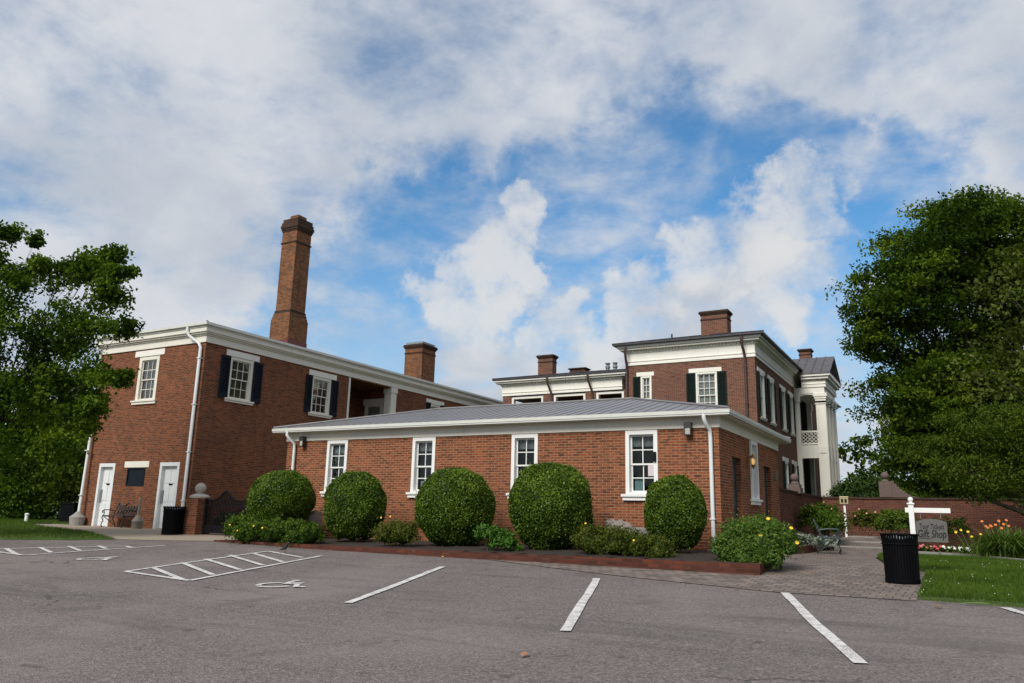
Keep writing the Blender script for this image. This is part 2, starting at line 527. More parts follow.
leafmat('grass_blade', (0.040, 0.078, 0.010), (0.085, 0.145, 0.018), (0.165, 0.215, 0.045), 0.6, 0.3)
leafmat('lily_leaf', (0.050, 0.095, 0.015), (0.105, 0.175, 0.030), (0.20, 0.25, 0.055), 0.5, 0.3)


# ------------------------------------------------------------------ mesh helpers
class MB:
    def __init__(s):
        s.v, s.f, s.m = [], [], []

    def face(s, pts, mi=0):
        k = len(s.v)
        s.v.extend([tuple(q) for q in pts])
        s.f.append(tuple(range(k, k + len(pts))))
        s.m.append(mi)

    def idx(s, verts, faces, mi=0):
        k = len(s.v)
        s.v.extend([tuple(q) for q in verts])
        for f in faces:
            s.f.append(tuple(i + k for i in f))
            s.m.append(mi)
        return s

    def box(s, x0, x1, y0, y1, z0, z1, mi=0):
        x0, x1 = sorted((x0, x1))
        y0, y1 = sorted((y0, y1))
        z0, z1 = sorted((z0, z1))
        v = [(x0, y0, z0), (x1, y0, z0), (x1, y1, z0), (x0, y1, z0), (x0, y0, z1), (x1, y0, z1), (x1, y1, z1), (x0, y1, z1)]
        return s.idx(v, [(0, 3, 2, 1), (4, 5, 6, 7), (0, 1, 5, 4), (1, 2, 6, 5), (2, 3, 7, 6), (3, 0, 4, 7)], mi)

    def fbox(s, F, a0, a1, n0, n1, z0, z1, mi=0):
        """box in a wall's own frame: a along the wall, n outward"""
        if F[0] == 'f':
            return s.box(a0, a1, F[1] - n0, F[1] - n1, z0, z1, mi)
        return s.box(F[1] + n0, F[1] + n1, a0, a1, z0, z1, mi)

    def ring(s, x0, x1, y0, y1, n0, n1, z0, z1, mi=0):
        """mitred band round a rectangle, from offset n0 to n1"""
        def lp(n, z):
            return [(x0 - n, y0 - n, z), (x1 + n, y0 - n, z), (x1 + n, y1 + n, z), (x0 - n, y1 + n, z)]
        v = lp(n0, z0) + lp(n1, z0) + lp(n1, z1) + lp(n0, z1)
        f = []
        for i in range(4):
            j = (i + 1) % 4
            for r_ in range(4):
                q = (r_ + 1) % 4
                f.append((r_ * 4 + i, r_ * 4 + j, q * 4 + j, q * 4 + i))
        return s.idx(v, f, mi)

    def tube(s, pts, rad, seg=8, mi=0, cap=True):
        pts = [Vector(q) for q in pts]
        if not isinstance(rad, (list, tuple)):
            rad = [rad] * len(pts)
        k0 = len(s.v)
        ref = Vector((0, 0, 1))
        d0 = (pts[1] - pts[0]).normalized()
        if abs(d0.dot(ref)) > 0.95:
            ref = Vector((1, 0, 0))
        a = d0.cross(ref).normalized()
        for i, q in enumerate(pts):
            d = (pts[min(i + 1, len(pts) - 1)] - pts[max(i - 1, 0)]).normalized()
            a = (a - d * a.dot(d)).normalized()
            b = d.cross(a)
            for j in range(seg):
                t = 2 * math.pi * j / seg
                s.v.append(tuple(q + (a * math.cos(t) + b * math.sin(t)) * rad[i]))
        for i in range(len(pts) - 1):
            for j in range(seg):
                j2 = (j + 1) % seg
                s.f.append((k0 + i * seg + j, k0 + i * seg + j2, k0 + (i + 1) * seg + j2, k0 + (i + 1) * seg + j))
                s.m.append(mi)
        if cap:
            s.f.append(tuple(k0 + j for j in range(seg))[::-1])
            s.f.append(tuple(k0 + (len(pts) - 1) * seg + j for j in range(seg)))
            s.m += [mi, mi]
        return s

    def lathe(s, c, prof, seg=20, mi=0):
        k0 = len(s.v)
        for r_, z in prof:
            for j in range(seg):
                t = 2 * math.pi * j / seg
                s.v.append((c[0] + r_ * math.cos(t), c[1] + r_ * math.sin(t), c[2] + z))
        for i in range(len(prof) - 1):
            for j in range(seg):
                j2 = (j + 1) % seg
                s.f.append((k0 + i * seg + j, k0 + i * seg + j2, k0 + (i + 1) * seg + j2, k0 + (i + 1) * seg + j))
                s.m.append(mi)
        s.f.append(tuple(k0 + j for j in range(seg))[::-1])
        s.f.append(tuple(k0 + (len(prof) - 1) * seg + j for j in range(seg)))
        s.m += [mi, mi]
        return s

    def build(s, name, mats, parent=None, smooth=False, local=False, loc=(0, 0, 0)):
        me = bpy.data.meshes.new(name)
        off = Vector((0, 0, 0))
        if parent is not None and not local:
            off = world_loc(parent)
        elif parent is None:
            off = Vector(loc)
        me.from_pydata([(x - off.x, y - off.y, z - off.z) for x, y, z in s.v], [], s.f)
        if isinstance(mats, str):
            mats = [mats]
        for q in mats:
            me.materials.append(MATS[q])
        if len(mats) > 1:
            me.polygons.foreach_set('material_index', s.m)
        bm = bmesh.new()
        bm.from_mesh(me)
        bmesh.ops.recalc_face_normals(bm, faces=bm.faces)
        bm.to_mesh(me)
        bm.free()
        if smooth:
            me.polygons.foreach_set('use_smooth', [True] * len(me.polygons))
            try:
                me.set_sharp_from_angle(angle=R(40))
            except Exception:
                pass
        o = bpy.data.objects.new(name, me)
        COL.objects.link(o)
        if parent is not None:
            o.parent = parent
        else:
            o.location = off
        return o


LOCS = {}


def world_loc(o):
    return LOCS.get(o.name, Vector((0, 0, 0)))


def tag(o, label, cat, group=None, kind=None):
    o['label'] = label
    o['category'] = cat
    if group:
        o['group'] = group
    if kind:
        o['kind'] = kind
    return o


def thing(name, loc, label, cat, group=None, rz=0.0):
    o = bpy.data.objects.new(name, None)
    COL.objects.link(o)
    o.location = loc
    o.rotation_euler = (0, 0, rz)
    o.empty_display_size = 0.2
    LOCS[o.name] = Vector(loc)
    return tag(o, label, cat, group)


def build_sub(mb, name, m, parent, smooth=False):
    """a child of a part: the part sits at the thing's origin, so offsets are the thing's"""
    top = parent
    while top.parent:
        top = top.parent
    o = mb.build(name, m, None, smooth)
    off = world_loc(top)
    o.data.transform(Matrix.Translation(-off))
    o.parent = parent
    return o


def structure(o):
    o['kind'] = 'structure'
    return o


SLOPE = 0.039


def gz(y):
    if y >= -1:
        return 0.0
    return SLOPE * (max(y, -60.0) + 1)


def sheet(name, poly, m, dz, kind='structure', thick=0.0):
    """flat-laid polygon following the ground, optionally with a small edge thickness"""
    bm = bmesh.new()
    vs = [bm.verts.new((x, y, 0)) for x, y in poly]
    bm.faces.new(vs)
    for yc in (-1.0, -60.0):
        geom = bm.verts[:] + bm.edges[:] + bm.faces[:]
        bmesh.ops.bisect_plane(bm, geom=geom, plane_co=(0, yc, 0), plane_no=(0, 1, 0), dist=1e-5)
    bmesh.ops.triangulate(bm, faces=bm.faces)
    for v in bm.verts:
        v.co.z = gz(v.co.y) + dz
    if thick:
        r_ = bmesh.ops.extrude_face_region(bm, geom=bm.faces[:])
        for v in r_['geom']:
            if isinstance(v, bmesh.types.BMVert):
                v.co.z -= thick
    bmesh.ops.recalc_face_normals(bm, faces=bm.faces)
    if not thick:
        for f in bm.faces:
            if f.normal.z < 0:
                f.normal_flip()
    me = bpy.data.meshes.new(name)
    bm.to_mesh(me)
    bm.free()
    me.materials.append(MATS[m])
    o = bpy.data.objects.new(name, me)
    COL.objects.link(o)
    o['kind'] = kind
    return o


# ------------------------------------------------------------------ ground, road, paths
sheet('ground', [(-400, -400), (400, -400), (400, 500), (-400, 500)], 'terrain_green', -0.02)
sheet('parking_lot', [(-90, -70), (70, -70), (70, -5.6), (9, -5.6), (4.6, -5.4), (4.1, 0.2), (-20, 0.8), (-30, -1.2), (-90, -1.2)], 'asphalt', 0.0)
sheet('apron', [(-28.6, 0.4), (-27.2, -0.35), (-24.7, -1.25), (-20.5, -2.25), (-16.3, -4.0), (-14.6, -3.5), (-13.2, -2.9), (-13.2, 6.0), (-20.0, 6.0),
                (-20.12, 1.4), (-26.9, 1.4), (-28.6, 1.3)], 'concrete_tan', 0.008)
sheet('brick_walk', [(-5.2, -3.4), (-3.8, -3.9), (-2.2, -4.6), (-0.39, -5.3), (2.43, -6.1), (4.24, -6.02), (4.2, -1.7), (3.36, 0.3), (2.95, 3.2), (2.78, 7.6),
                     (2.7, 8.6), (0.3, 8.6), (0.3, -3.0)], 'pavers', 0.010)
sheet('lawn_left', [(-90, -5.8), (-40, -5.85), (-18.8, -5.85), (-17.2, -5.0), (-16.3, -4.15), (-20.5, -2.45), (-24.7, -1.4), (-27.4, -0.4), (-28.9, 0.5),
                    (-28.9, 1.5), (-27.1, 1.6), (-27.1, 40), (-90, 40)], 'lawn', 0.05, thick=0.07)
LAWN_R = [(4.26, -5.82), (5.5, -5.94), (9, -6.1), (20, -6.3), (40, -6.3), (40, 13.2), (2.9, 13.2), (2.95, 8.6), (2.82, 7.6), (2.99, 3.2), (3.4, 0.3), (4.24, -1.7)]
sheet('lawn_right', LAWN_R, 'lawn', 0.05, thick=0.07)


def stripe(seg_, wd=0.105, dz=0.014):
    x0, y0, x1, y1 = seg_
    d = Vector((x1 - x0, y1 - y0)).normalized() * wd / 2
    n = (-d.y, d.x)
    return [(x0 + n[0], y0 + n[1]), (x0 - n[0], y0 - n[1]), (x1 - n[0], y1 - n[1]), (x1 + n[0], y1 + n[1])]


def marking(name, polys, dz):
    b = MB()
    for k, pl_ in enumerate(polys):
        b.face([(x, y, gz(y) + dz + 0.0012 * (k % 7)) for x, y in pl_])
    o = b.build(name, 'road_paint')
    return structure(o)


AISLE_NEAR = [(-8.31, -9.32, -9.56, -4.75), (-8.31, -9.32, -6.17, -9.65), (-6.17, -9.65, -7.6, -5.03), (-8.45, -8.65, -6.33, -9.65),
              (-8.81, -7.73, -6.51, -8.9), (-9.07, -6.95, -6.78, -8.07), (-9.4, -6.04, -7.02, -7.28), (-9.51, -5.29, -7.29, -6.51),
              (-9.56, -4.75, -7.66, -5.58)]
AISLE_FAR = [(-15.66, -7.83, -13.73, -5.49), (-13.19, -8.41, -13.11, -4.88), (-15.06, -8.14, -13.19, -8.41), (-15.39, -7.59, -13.48, -8.38),
             (-15.11, -6.95, -13.35, -7.69), (-14.85, -6.37, -13.28, -7.05), (-14.35, -5.9, -13.3, -6.38), (-13.79, -5.54, -13.25, -5.75)]
STRIPES = [(-2.32, -10.25, -3.93, -5.61), (1.08, -10.61, -0.63, -5.87), (2.5, -6.12, 3.99, -10.71), (5.29, -6.13, 5.75, -7.4)]
for sg in STRIPES:
    x0, y0, x1, y1 = sg
    # hand-sprayed line: the edges wander a little
    dx, dy = x1 - x0, y1 - y0
    L = math.hypot(dx, dy)
    nx, ny = -dy / L, dx / L
    n = 10
    left, right = [], []
    for i in range(n + 1):
        t = i / n
        wob = 0.018 * math.sin(4.2 * t + x0) + random.uniform(-0.006, 0.006)
        hw = 0.062 + random.uniform(-0.005, 0.005)
        left.append((x0 + dx * t + nx * (hw + wob), y0 + dy * t + ny * (hw + wob)))
        right.append((x0 + dx * t - nx * (hw - wob), y0 + dy * t - ny * (hw - wob)))
    polys = [[left[i], left[i + 1], right[i + 1], right[i]] for i in range(n)]
    b = MB()
    for pl_ in polys:
        b.face([(x, y, gz(y) + 0.014) for x, y in pl_])
    structure(b.build('parking_stripe', 'road_paint'))
marking('access_aisle_marking', [stripe(q) for q in AISLE_NEAR], 0.012)
marking('access_aisle_marking', [stripe(q) for q in AISLE_FAR], 0.012)


def wheelchair(cx, cy, ang, s):
    """painted wheelchair symbol, up = ang from +y, s = full height"""
    polys = []
    def arc(c, r0, r1, a0, a1, n=14):
        for i in range(n):
            t0 = R(a0 + (a1 - a0) * i / n)
            t1 = R(a0 + (a1 - a0) * (i + 1) / n)
            polys.append([(c[0] + r1 * math.cos(t0), c[1] + r1 * math.sin(t0)), (c[0] + r1 * math.cos(t1), c[1] + r1 * math.sin(t1)),
                          (c[0] + r0 * math.cos(t1), c[1] + r0 * math.sin(t1)), (c[0] + r0 * math.cos(t0), c[1] + r0 * math.sin(t0))])
    arc((-0.10, -0.16), 0.24, 0.33, 100, 335)                                   # wheel
    arc((-0.06, 0.43), 0.0, 0.075, 0, 360, 10)                                  # head
    polys.append([(-0.11, 0.33), (-0.01, 0.33), (0.02, -0.05), (-0.08, -0.05)])  # torso
    polys.append([(-0.08, -0.05), (-0.02, 0.04), (0.24, 0.04), (0.24, -0.05)])   # thigh
    polys.append([(0.15, -0.05), (0.24, -0.05), (0.37, -0.36), (0.28, -0.39)])   # shin
    polys.append([(0.31, -0.32), (0.35, -0.25), (0.47, -0.31), (0.44, -0.39)])   # foot
    polys.append([(-0.01, 0.22), (0.0, 0.14), (0.20, 0.14), (0.20, 0.22)])       # arm
    ca, sa = math.cos(ang), math.sin(ang)
    out = []
    for pl_ in polys:
        out.append([(cx + s * (x * ca - y * sa), cy + s * (x * sa + y * ca)) for x, y in pl_])
    return out


marking('wheelchair_marking', wheelchair(-4.50, -9.15, 0.329, 0.98), 0.012)
marking('wheelchair_marking', wheelchair(-11.02, -7.98, 0.25, 0.95), 0.012)


# steps of the garden path: low tan treads rising towards the garden wall
def garden_steps():
    b = MB()
    b.idx([(0.3, 8.6, 0.012), (2.78, 8.6, 0.012), (2.95, 13.2, 0.40), (1.26, 13.2, 0.40)], [(0, 1, 2, 3)])
    structure(b.build('garden_path', 'pavers'))
    for y in (9.4, 11.0, 12.6):
        b = MB()
        z = 0.012 + (y - 8.6) / 4.6 * 0.388
        b.box(1.15, 2.92, y, y + 0.16, z - 0.1, z + 0.035)
        structure(b.build('path_step', 'concrete_grey'))


garden_steps()


# ------------------------------------------------------------------ building helpers
def wall_sheet(b, F, a0, a1, z0, z1, holes=(), depth=0.35, mi=0, back_mi=1):
    """one wall with real openings: outer face, reveals and a face coloured dark for the unlit room behind each opening"""
    A = sorted({a0, a1, *[h[0] for h in holes], *[h[1] for h in holes]})
    Z = sorted({z0, z1, *[h[2] for h in holes], *[h[3] for h in holes]})

    def P(a, n, z):
        return (a, F[1] - n, z) if F[0] == 'f' else (F[1] + n, a, z)
    for i in range(len(A) - 1):
        for j in range(len(Z) - 1):
            ca, cz = (A[i] + A[i + 1]) / 2, (Z[j] + Z[j + 1]) / 2
            if any(h[0] < ca < h[1] and h[2] < cz < h[3] for h in holes):
                continue
            b.face([P(A[i], 0, Z[j]), P(A[i + 1], 0, Z[j]), P(A[i + 1], 0, Z[j + 1]), P(A[i], 0, Z[j + 1])], mi)
    for h in holes:
        d = h[4] if len(h) > 4 else depth
        p = [(h[0], h[2]), (h[1], h[2]), (h[1], h[3]), (h[0], h[3])]
        for k in range(4):
            q0, q1 = p[k], p[(k + 1) % 4]
            b.face([P(q0[0], 0, q0[1]), P(q1[0], 0, q1[1]), P(q1[0], -d, q1[1]), P(q0[0], -d, q0[1])], mi)
        if not (len(h) > 5 and h[5] == 'open'):
            b.face([P(q[0], -d, q[1]) for q in p], back_mi)


def window(par, F, a0, a1, z0, z1, cols=2, rows=4, casing=0.10, proud=0.03, setb=0.10, lintel=None, sill=None, mtrim='trim_white',
           back=None, back_frac=(0, 1), extra=None, meet=None):
    """double-hung sash window filling the opening a0..a1, z0..z1; returns the frame part"""
    c = casing
    b = MB()
    b.fbox(F, a0, a0 + c, -setb - 0.06, proud, z0, z1)
    b.fbox(F, a1 - c, a1, -setb - 0.06, proud, z0, z1)
    b.fbox(F, a0 + c, a1 - c, -setb - 0.06, proud, z1 - c, z1)
    b.fbox(F, a0 + c, a1 - c, -setb - 0.06, 0.0, z0, z0 + 0.05)
    fr = b.build('window', mtrim, par)
    ia0, ia1, iz0, iz1 = a0 + c, a1 - c, z0 + 0.05, z1 - c
    zm = meet if meet else (iz0 + iz1) / 2
    for (s0, s1, off, rr) in ((iz0, zm + 0.02, 0.0, rows // 2), (zm - 0.02, iz1, 0.035, rows - rows // 2)):
        n0, n1 = -setb - 0.035 + off, -setb + off
        s = MB()
        st = 0.042
        s.fbox(F, ia0 + 0.001, ia0 + st, n0, n1, s0, s1)
        s.fbox(F, ia1 - st, ia1 - 0.001, n0, n1, s0, s1)
        s.fbox(F, ia0 + st, ia1 - st, n0, n1, s0, s0 + st)
        s.fbox(F, ia0 + st, ia1 - st, n0, n1, s1 - st, s1)
        for k in range(1, cols):
            x = ia0 + st + (ia1 - ia0 - 2 * st) * k / cols
            s.fbox(F, x - 0.012, x + 0.012, n0 + 0.004, n1 - 0.004, s0 + st, s1 - st)
        for k in range(1, rr):
            z = s0 + st + (s1 - s0 - 2 * st) * k / rr
            s.fbox(F, ia0 + st, ia1 - st, n0 + 0.006, n1 - 0.006, z - 0.012, z + 0.012)
        build_sub(s, 'sash', mtrim, fr)
        g = MB()
        g.fbox(F, ia0 + 0.01, ia1 - 0.01, n0 + 0.014, n0 + 0.018, s0 + 0.01, s1 - 0.01)
        build_sub(g, 'pane', 'glass', fr)
    if back:
        g = MB()
        zz0 = iz0 + (iz1 - iz0) * back_frac[0]
        zz1 = iz0 + (iz1 - iz0) * back_frac[1]
        n = 9
        for k in range(n):     # soft folds
            xa = ia0 + 0.02 + (ia1 - ia0 - 0.04) * k / n
            xb = ia0 + 0.02 + (ia1 - ia0 - 0.04) * (k + 1) / n
            g.fbox(F, xa, xb, -setb - 0.075 - (0.02 if k % 2 else 0.0), -setb - 0.06 - (0.02 if k % 2 else 0.0), zz0, zz1)
        build_sub(g, 'curtain' if back.startswith('curtain') else 'blind', back, fr)
    if sill:
        g = MB()
        g.fbox(F, a0 - sill[0], a1 + sill[0], -0.02, sill[1], z0 - 0.06, z0 + 0.002)
        g.fbox(F, a0 - sill[0] + 0.03, a1 + sill[0] - 0.03, -0.02, sill[1] - 0.04, z0 - sill[2], z0 - 0.06)
        build_sub(g, 'sill', mtrim, fr)
    if lintel:
        g = MB()
        g.fbox(F, lintel[0], lintel[1], 0.0, 0.035, lintel[2], lintel[3])
        build_sub(g, 'lintel', 'cornice_white' if mtrim != 'trim_white' else 'trim_cream', fr)
    return fr


def shutter(par, F, a0, a1, z0, z1, m):
    b = MB()
    st = 0.06
    b.fbox(F, a0, a0 + st, 0.02, 0.065, z0, z1)
    b.fbox(F, a1 - st, a1, 0.02, 0.065, z0, z1)
    b.fbox(F, a0 + st, a1 - st, 0.02, 0.065, z1 - 0.09, z1)
    b.fbox(F, a0 + st, a1 - st, 0.02, 0.065, z0, z0 + 0.22)
    b.fbox(F, a0 + st, a1 - st, 0.022, 0.03, z0 + 0.22, z1 - 0.09)
    k = z0 + 0.25
    while k < z1 - 0.12:
        b.fbox(F, a0 + st, a1 - st, 0.03, 0.055, k, k + 0.018)
        k += 0.055
    return b.build('shutter', m, par)


def chimney(par, cx, cy, wx, wy, z0, z1, name='chimney', m='brick_chimney', cap=0.55, metal=None, red=None):
    b = MB()
    hx, hy = wx / 2, wy / 2
    b.box(cx - hx, cx + hx, cy - hy, cy + hy, z0, z1 - cap * 0.45)
    # corbelled cap courses
    z = z1 - cap
    b.box(cx - hx - .03, cx + hx + .03, cy - hy - .03, cy + hy + .03, z, z + .07, 1)
    for k, e in enumerate((.035, .07, .105, .07)):
        za = z1 - cap * 0.45 + k * cap * 0.45 / 4
        b.box(cx - hx - e, cx + hx + e, cy - hy - e, cy + hy + e, za + (0.001 if k else 0), za + cap * 0.45 / 4, 1)
    ch = b.build(name, [m, 'brick_sooty'], par)
    if metal:
        g = MB()
        g.box(cx - hx + .03, cx + hx - .03, cy - hy + .03, cy + hy - .03, z1 + 0.003, z1 + metal)
        build_sub(g, 'chimney_cap', 'galvanised', ch)
    if red:
        g = MB()
        g.ring(cx - hx, cx + hx, cy - hy, cy + hy, 0.003, 0.015, red[0], red[1])
        build_sub(g, 'flashing', 'flashing_red', ch)
    return ch


def downspout(par, pts, r, m, boot=None):
    b = MB()
    b.tube(pts, r, 10)
    # strap collars
    zs = [q[2] for q in pts]
    zz = min(zs) + 0.7
    x, y = pts[-1][0], pts[-1][1]
    while zz < max(zs) - 1.2:
        b.box(x - r * 1.25, x + r * 1.25, y - r * 1.25, y + r * 1.25, zz, zz + 0.03)
        zz += 1.8
    o = b.build('downspout', m, par, smooth=True)
    if boot:
        build_sub(boot, 'boot', 'concrete_grey', o)
    return o


def hip_roof(b, x0, x1, y0, y1, n, z0, zr, along='x', rib=None, thick=0.04, gable=False, inset=None):
    X0, X1, Y0, Y1 = x0 - n, x1 + n, y0 - n, y1 + n
    if along == 'x':
        ym = (Y0 + Y1) / 2
        h = (Y1 - Y0) / 2 if inset is None else inset
        ra, rb = (X0 + h, ym, zr), (X1 - h, ym, zr)
    else:
        xm = (X0 + X1) / 2
        h = (X1 - X0) / 2 if inset is None else inset
        ra, rb = (xm, Y0 + h, zr), (xm, Y1 - h, zr)
    c = [(X0, Y0, z0), (X1, Y0, z0), (X1, Y1, z0), (X0, Y1, z0)]
    if along == 'x':
        pl_ = [[c[0], c[1], rb, ra], [c[1], c[2], rb], [c[2], c[3], ra, rb], [c[3], c[0], ra]]
    else:
        pl_ = [[c[0], c[1], ra], [c[1], c[2], rb, ra], [c[2], c[3], rb], [c[3], c[0], ra, rb]]
    for q in pl_:
        b.face(q)
    b.face([(p_[0], p_[1], z0 - thick) for p_ in c])
    for i in range(4):
        j = (i + 1) % 4
        b.face([(c[i][0], c[i][1], z0 - thick), (c[j][0], c[j][1], z0 - thick), c[j], c[i]])
    if rib:
        wr, hr = 0.012, 0.013
        for q in pl_:
            A, B = Vector(q[0]), Vector(q[1])
            e = (B - A)
            L_ = e.length
            e.normalize()
            nrm = (B - A).cross(Vector(q[2]) - A).normalized()
            if nrm.z < 0:
                nrm = -nrm
            upv = nrm.cross(e)
            if upv.z < 0:
                upv = -upv
            n_ = int(L_ / rib)
            for k in range(1, n_):
                s = L_ * k / n_
                # length of the rib inside this roof face
                pts2 = [((Vector(t) - A).dot(e), (Vector(t) - A).dot(upv)) for t in q]
                top = 0
                m_ = len(pts2)
                for i in range(m_):
                    (a_, u_), (a2, u2) = pts2[i], pts2[(i + 1) % m_]
                    if abs(a2 - a_) > 1e-6 and min(a_, a2) - 1e-6 <= s <= max(a_, a2) + 1e-6:
                        top = max(top, u_ + (u2 - u_) * (s - a_) / (a2 - a_))
                if top < 0.1:
                    continue
                o_ = A + e * s
                t_ = o_ + upv * top
                vv = []
                for base in (o_, t_):
                    for sx, sh in ((-1, 0.001), (1, 0.001), (1, 1), (-1, 1)):
                        vv.append(base + e * (wr * sx) + nrm * (hr * sh))
                b.idx(vv, [(0, 1, 2, 3), (4, 7, 6, 5), (0, 4, 5, 1), (1, 5, 6, 2), (2, 6, 7, 3), (3, 7, 4, 0)])
        # ridge and hip caps
        caps = [(ra, rb)]
        caps += [(c[0], ra), (c[3], ra), (c[1], rb), (c[2], rb)] if along == 'x' else [(c[0], ra), (c[1], ra), (c[2], rb), (c[3], rb)]
        for p0, p1 in caps:
            b.tube([Vector(p0) + Vector((0, 0, 0.02)), Vector(p1) + Vector((0, 0, 0.02))], 0.04, 6)


# ================================================================== the low wing
WING = thing('brick_wing', (-7, 3.5, 0), 'low single storey brick wing with grey ribbed metal hip roof and four white windows', 'building')
wx0, wx1, wy0, wy1 = -14.03, 0.0, 0.0, 6.96
FW, RW = ('f', 0.0), ('r', 0.0)
wins = [(-12.29, -11.46), (-8.98, -8.17), (-5.645, -4.84), (-2.35, -1.51)]
b = MB()
wall_sheet(b, FW, wx0, wx1, -0.3, 3.02, [(a, c, 1.41, 2.985) for a, c in wins])
wall_sheet(b, RW, wy0, wy1, -0.3, 3.02, [(1.22, 2.12, 0.12, 2.40, 0.22), (4.90, 5.82, 0.12, 2.40, 0.22), (3.15, 3.95, 1.41, 2.985)])
wall_sheet(b, ('f', wy1), wx0, wx1, -0.3, 3.02)
wall_sheet(b, ('r', wx0), wy0, wy1, -0.3, 3.02)
b.build('wall', ['brick_wing', 'painted_shade'], WING)
b = MB()
b.ring(wx0, wx1, wy0, wy1, 0.0, 0.035, 3.0, 3.27)
b.ring(wx0, wx1, wy0, wy1, 0.035, 0.07, 3.21, 3.27)
b.ring(wx0, wx1, wy0, wy1, 0.0, 0.29, 3.272, 3.30)
b.ring(wx0, wx1, wy0, wy1, 0.27, 0.295, 3.245, 3.36)
b.build('cornice', 'trim_cream', WING)
b = MB()
b.ring(wx0, wx1, wy0, wy1, 0.297, 0.36, 3.262, 3.30)
b.ring(wx0, wx1, wy0, wy1, 0.345, 0.375, 3.302, 3.386)
b.build('gutter', 'gutter_metal', WING)
b = MB()
hip_roof(b, wx0, wx1, wy0, wy1, 0.345, 3.40, 4.34, 'x', rib=0.30, thick=0.03)
b.build('roof', 'roof_metal', WING)
for i, (a, c) in enumerate(wins):
    fr = window(WING, FW, a, c, 1.41, 2.985, 2, 4, 0.10, 0.035, 0.11, sill=(0.10, 0.11, 0.15), back='blind_grey', back_frac=(0.80, 1.0), meet=2.15)
    if i == 3:
        g = MB()
        g.fbox(FW, -1.80, -1.60, -0.085, -0.08, 1.86, 2.14)
        build_sub(g, 'notice', 'paper_pink', fr)
        g = MB()
        g.fbox(FW, -2.19, -1.96, -0.20, -0.19, 1.50, 1.80)
        build_sub(g, 'poster', 'paper_blue', fr)
        g = MB()
        g.fbox(FW, -1.60, -1.54, 0.036, 0.08, 2.20, 2.44)
        build_sub(g, 'latch', 'iron', fr)
    if i == 1:
        g = MB()
        g.fbox(FW, -8.78, -8.62, -0.20, -0.19, 1.50, 1.74)
        build_sub(g, 'notice', 'paper_white', fr)
window(WING, RW, 3.15, 3.95, 1.41, 2.985, 2, 4, 0.10, 0.05, 0.10, sill=(0.10, 0.11, 0.15), meet=2.15)
for a, c in ((1.22, 2.12), (4.90, 5.82)):
    g = MB()
    g.fbox(RW, a, a + 0.08, -0.2, -0.12, 0.12, 2.40)
    g.fbox(RW, c - 0.08, c, -0.2, -0.12, 0.12, 2.40)
    g.fbox(RW, a + 0.08, c - 0.08, -0.2, -0.12, 2.32, 2.40)
    g.fbox(RW, a + 0.08, c - 0.08, -0.19, -0.15, 0.12, 2.32)
    g.fbox(RW, a + 0.2, c - 0.2, -0.15, -0.14, 1.25, 2.15)
    g.fbox(RW, a + 0.2, c - 0.2, -0.15, -0.14, 0.3, 1.05)
    d = g.build('door', 'door_slate', WING)
    k = MB()
    k.lathe((-0.09, c - 0.16, 1.12), [(0.0, -.03), (0.03, -.02), (0.035, 0), (0.03, .02), (0, .03)], 10)
    build_sub(k, 'handle', 'brass', d, True)
bt = MB()
bt.box(-0.29, -0.06, -0.24, -0.02, 0.05, 0.16)
downspout(WING, [(-0.25, -0.33, 3.29), (-0.25, -0.34, 3.2), (-0.22, -0.26, 3.05), (-0.18, -0.11, 2.94), (-0.175, -0.085, 2.75), (-0.175, -0.085, 0.14)], 0.048, 'pipe_white', bt)
downspout(WING, [(-13.75, -0.33, 3.29), (-13.75, -0.35, 3.18), (-13.7, -0.27, 3.05), (-13.64, -0.10, 2.92), (-13.635, -0.085, 2.75), (-13.635, -0.085, 0.1)], 0.048, 'pipe_white')
g = MB()
g.fbox(FW, -2.32, -1.78, 0.0, 0.015, 0.33, 0.62)
for k in range(6):
    g.fbox(FW, -2.28, -1.82, 0.015, 0.03, 0.36 + k * 0.04, 0.38 + k * 0.04)
g.build('foundation_vent', 'concrete_grey', WING)
g = MB()
g.fbox(RW, 6.32, 6.5, 0, 0.05, 2.08, 2.28)
g.fbox(RW, 6.36, 6.46, 0.05, 0.07, 2.12, 2.24)
g.build('meter_plate', 'plastic_taupe', WING)


def floodlight(x, label):
    t = thing('floodlight', (x, -0.04, 2.98), label, 'wall light', 'floodlights under the wing eaves')
    g = MB()
    g.box(x - 0.085, x + 0.085, -0.20, -0.037, 3.0, 3.13)
    g.box(x - 0.085, x - 0.06, -0.19, -0.037, 2.84, 3.0)
    g.box(x + 0.06, x + 0.085, -0.19, -0.037, 2.84, 3.0)
    g.box(x - 0.085, x + 0.085, -0.20, -0.037, 2.81, 2.84)
    g.build('housing', 'lamp_box', t)
    g = MB()
    g.box(x - 0.06, x + 0.06, -0.18, -0.04, 2.84, 2.999)
    g.build('lens', 'lens_frost', t)


floodlight(-0.70, 'small boxy floodlight on the white frieze near the right downspout')
floodlight(-13.27, 'small boxy floodlight near the left downspout of the low wing')


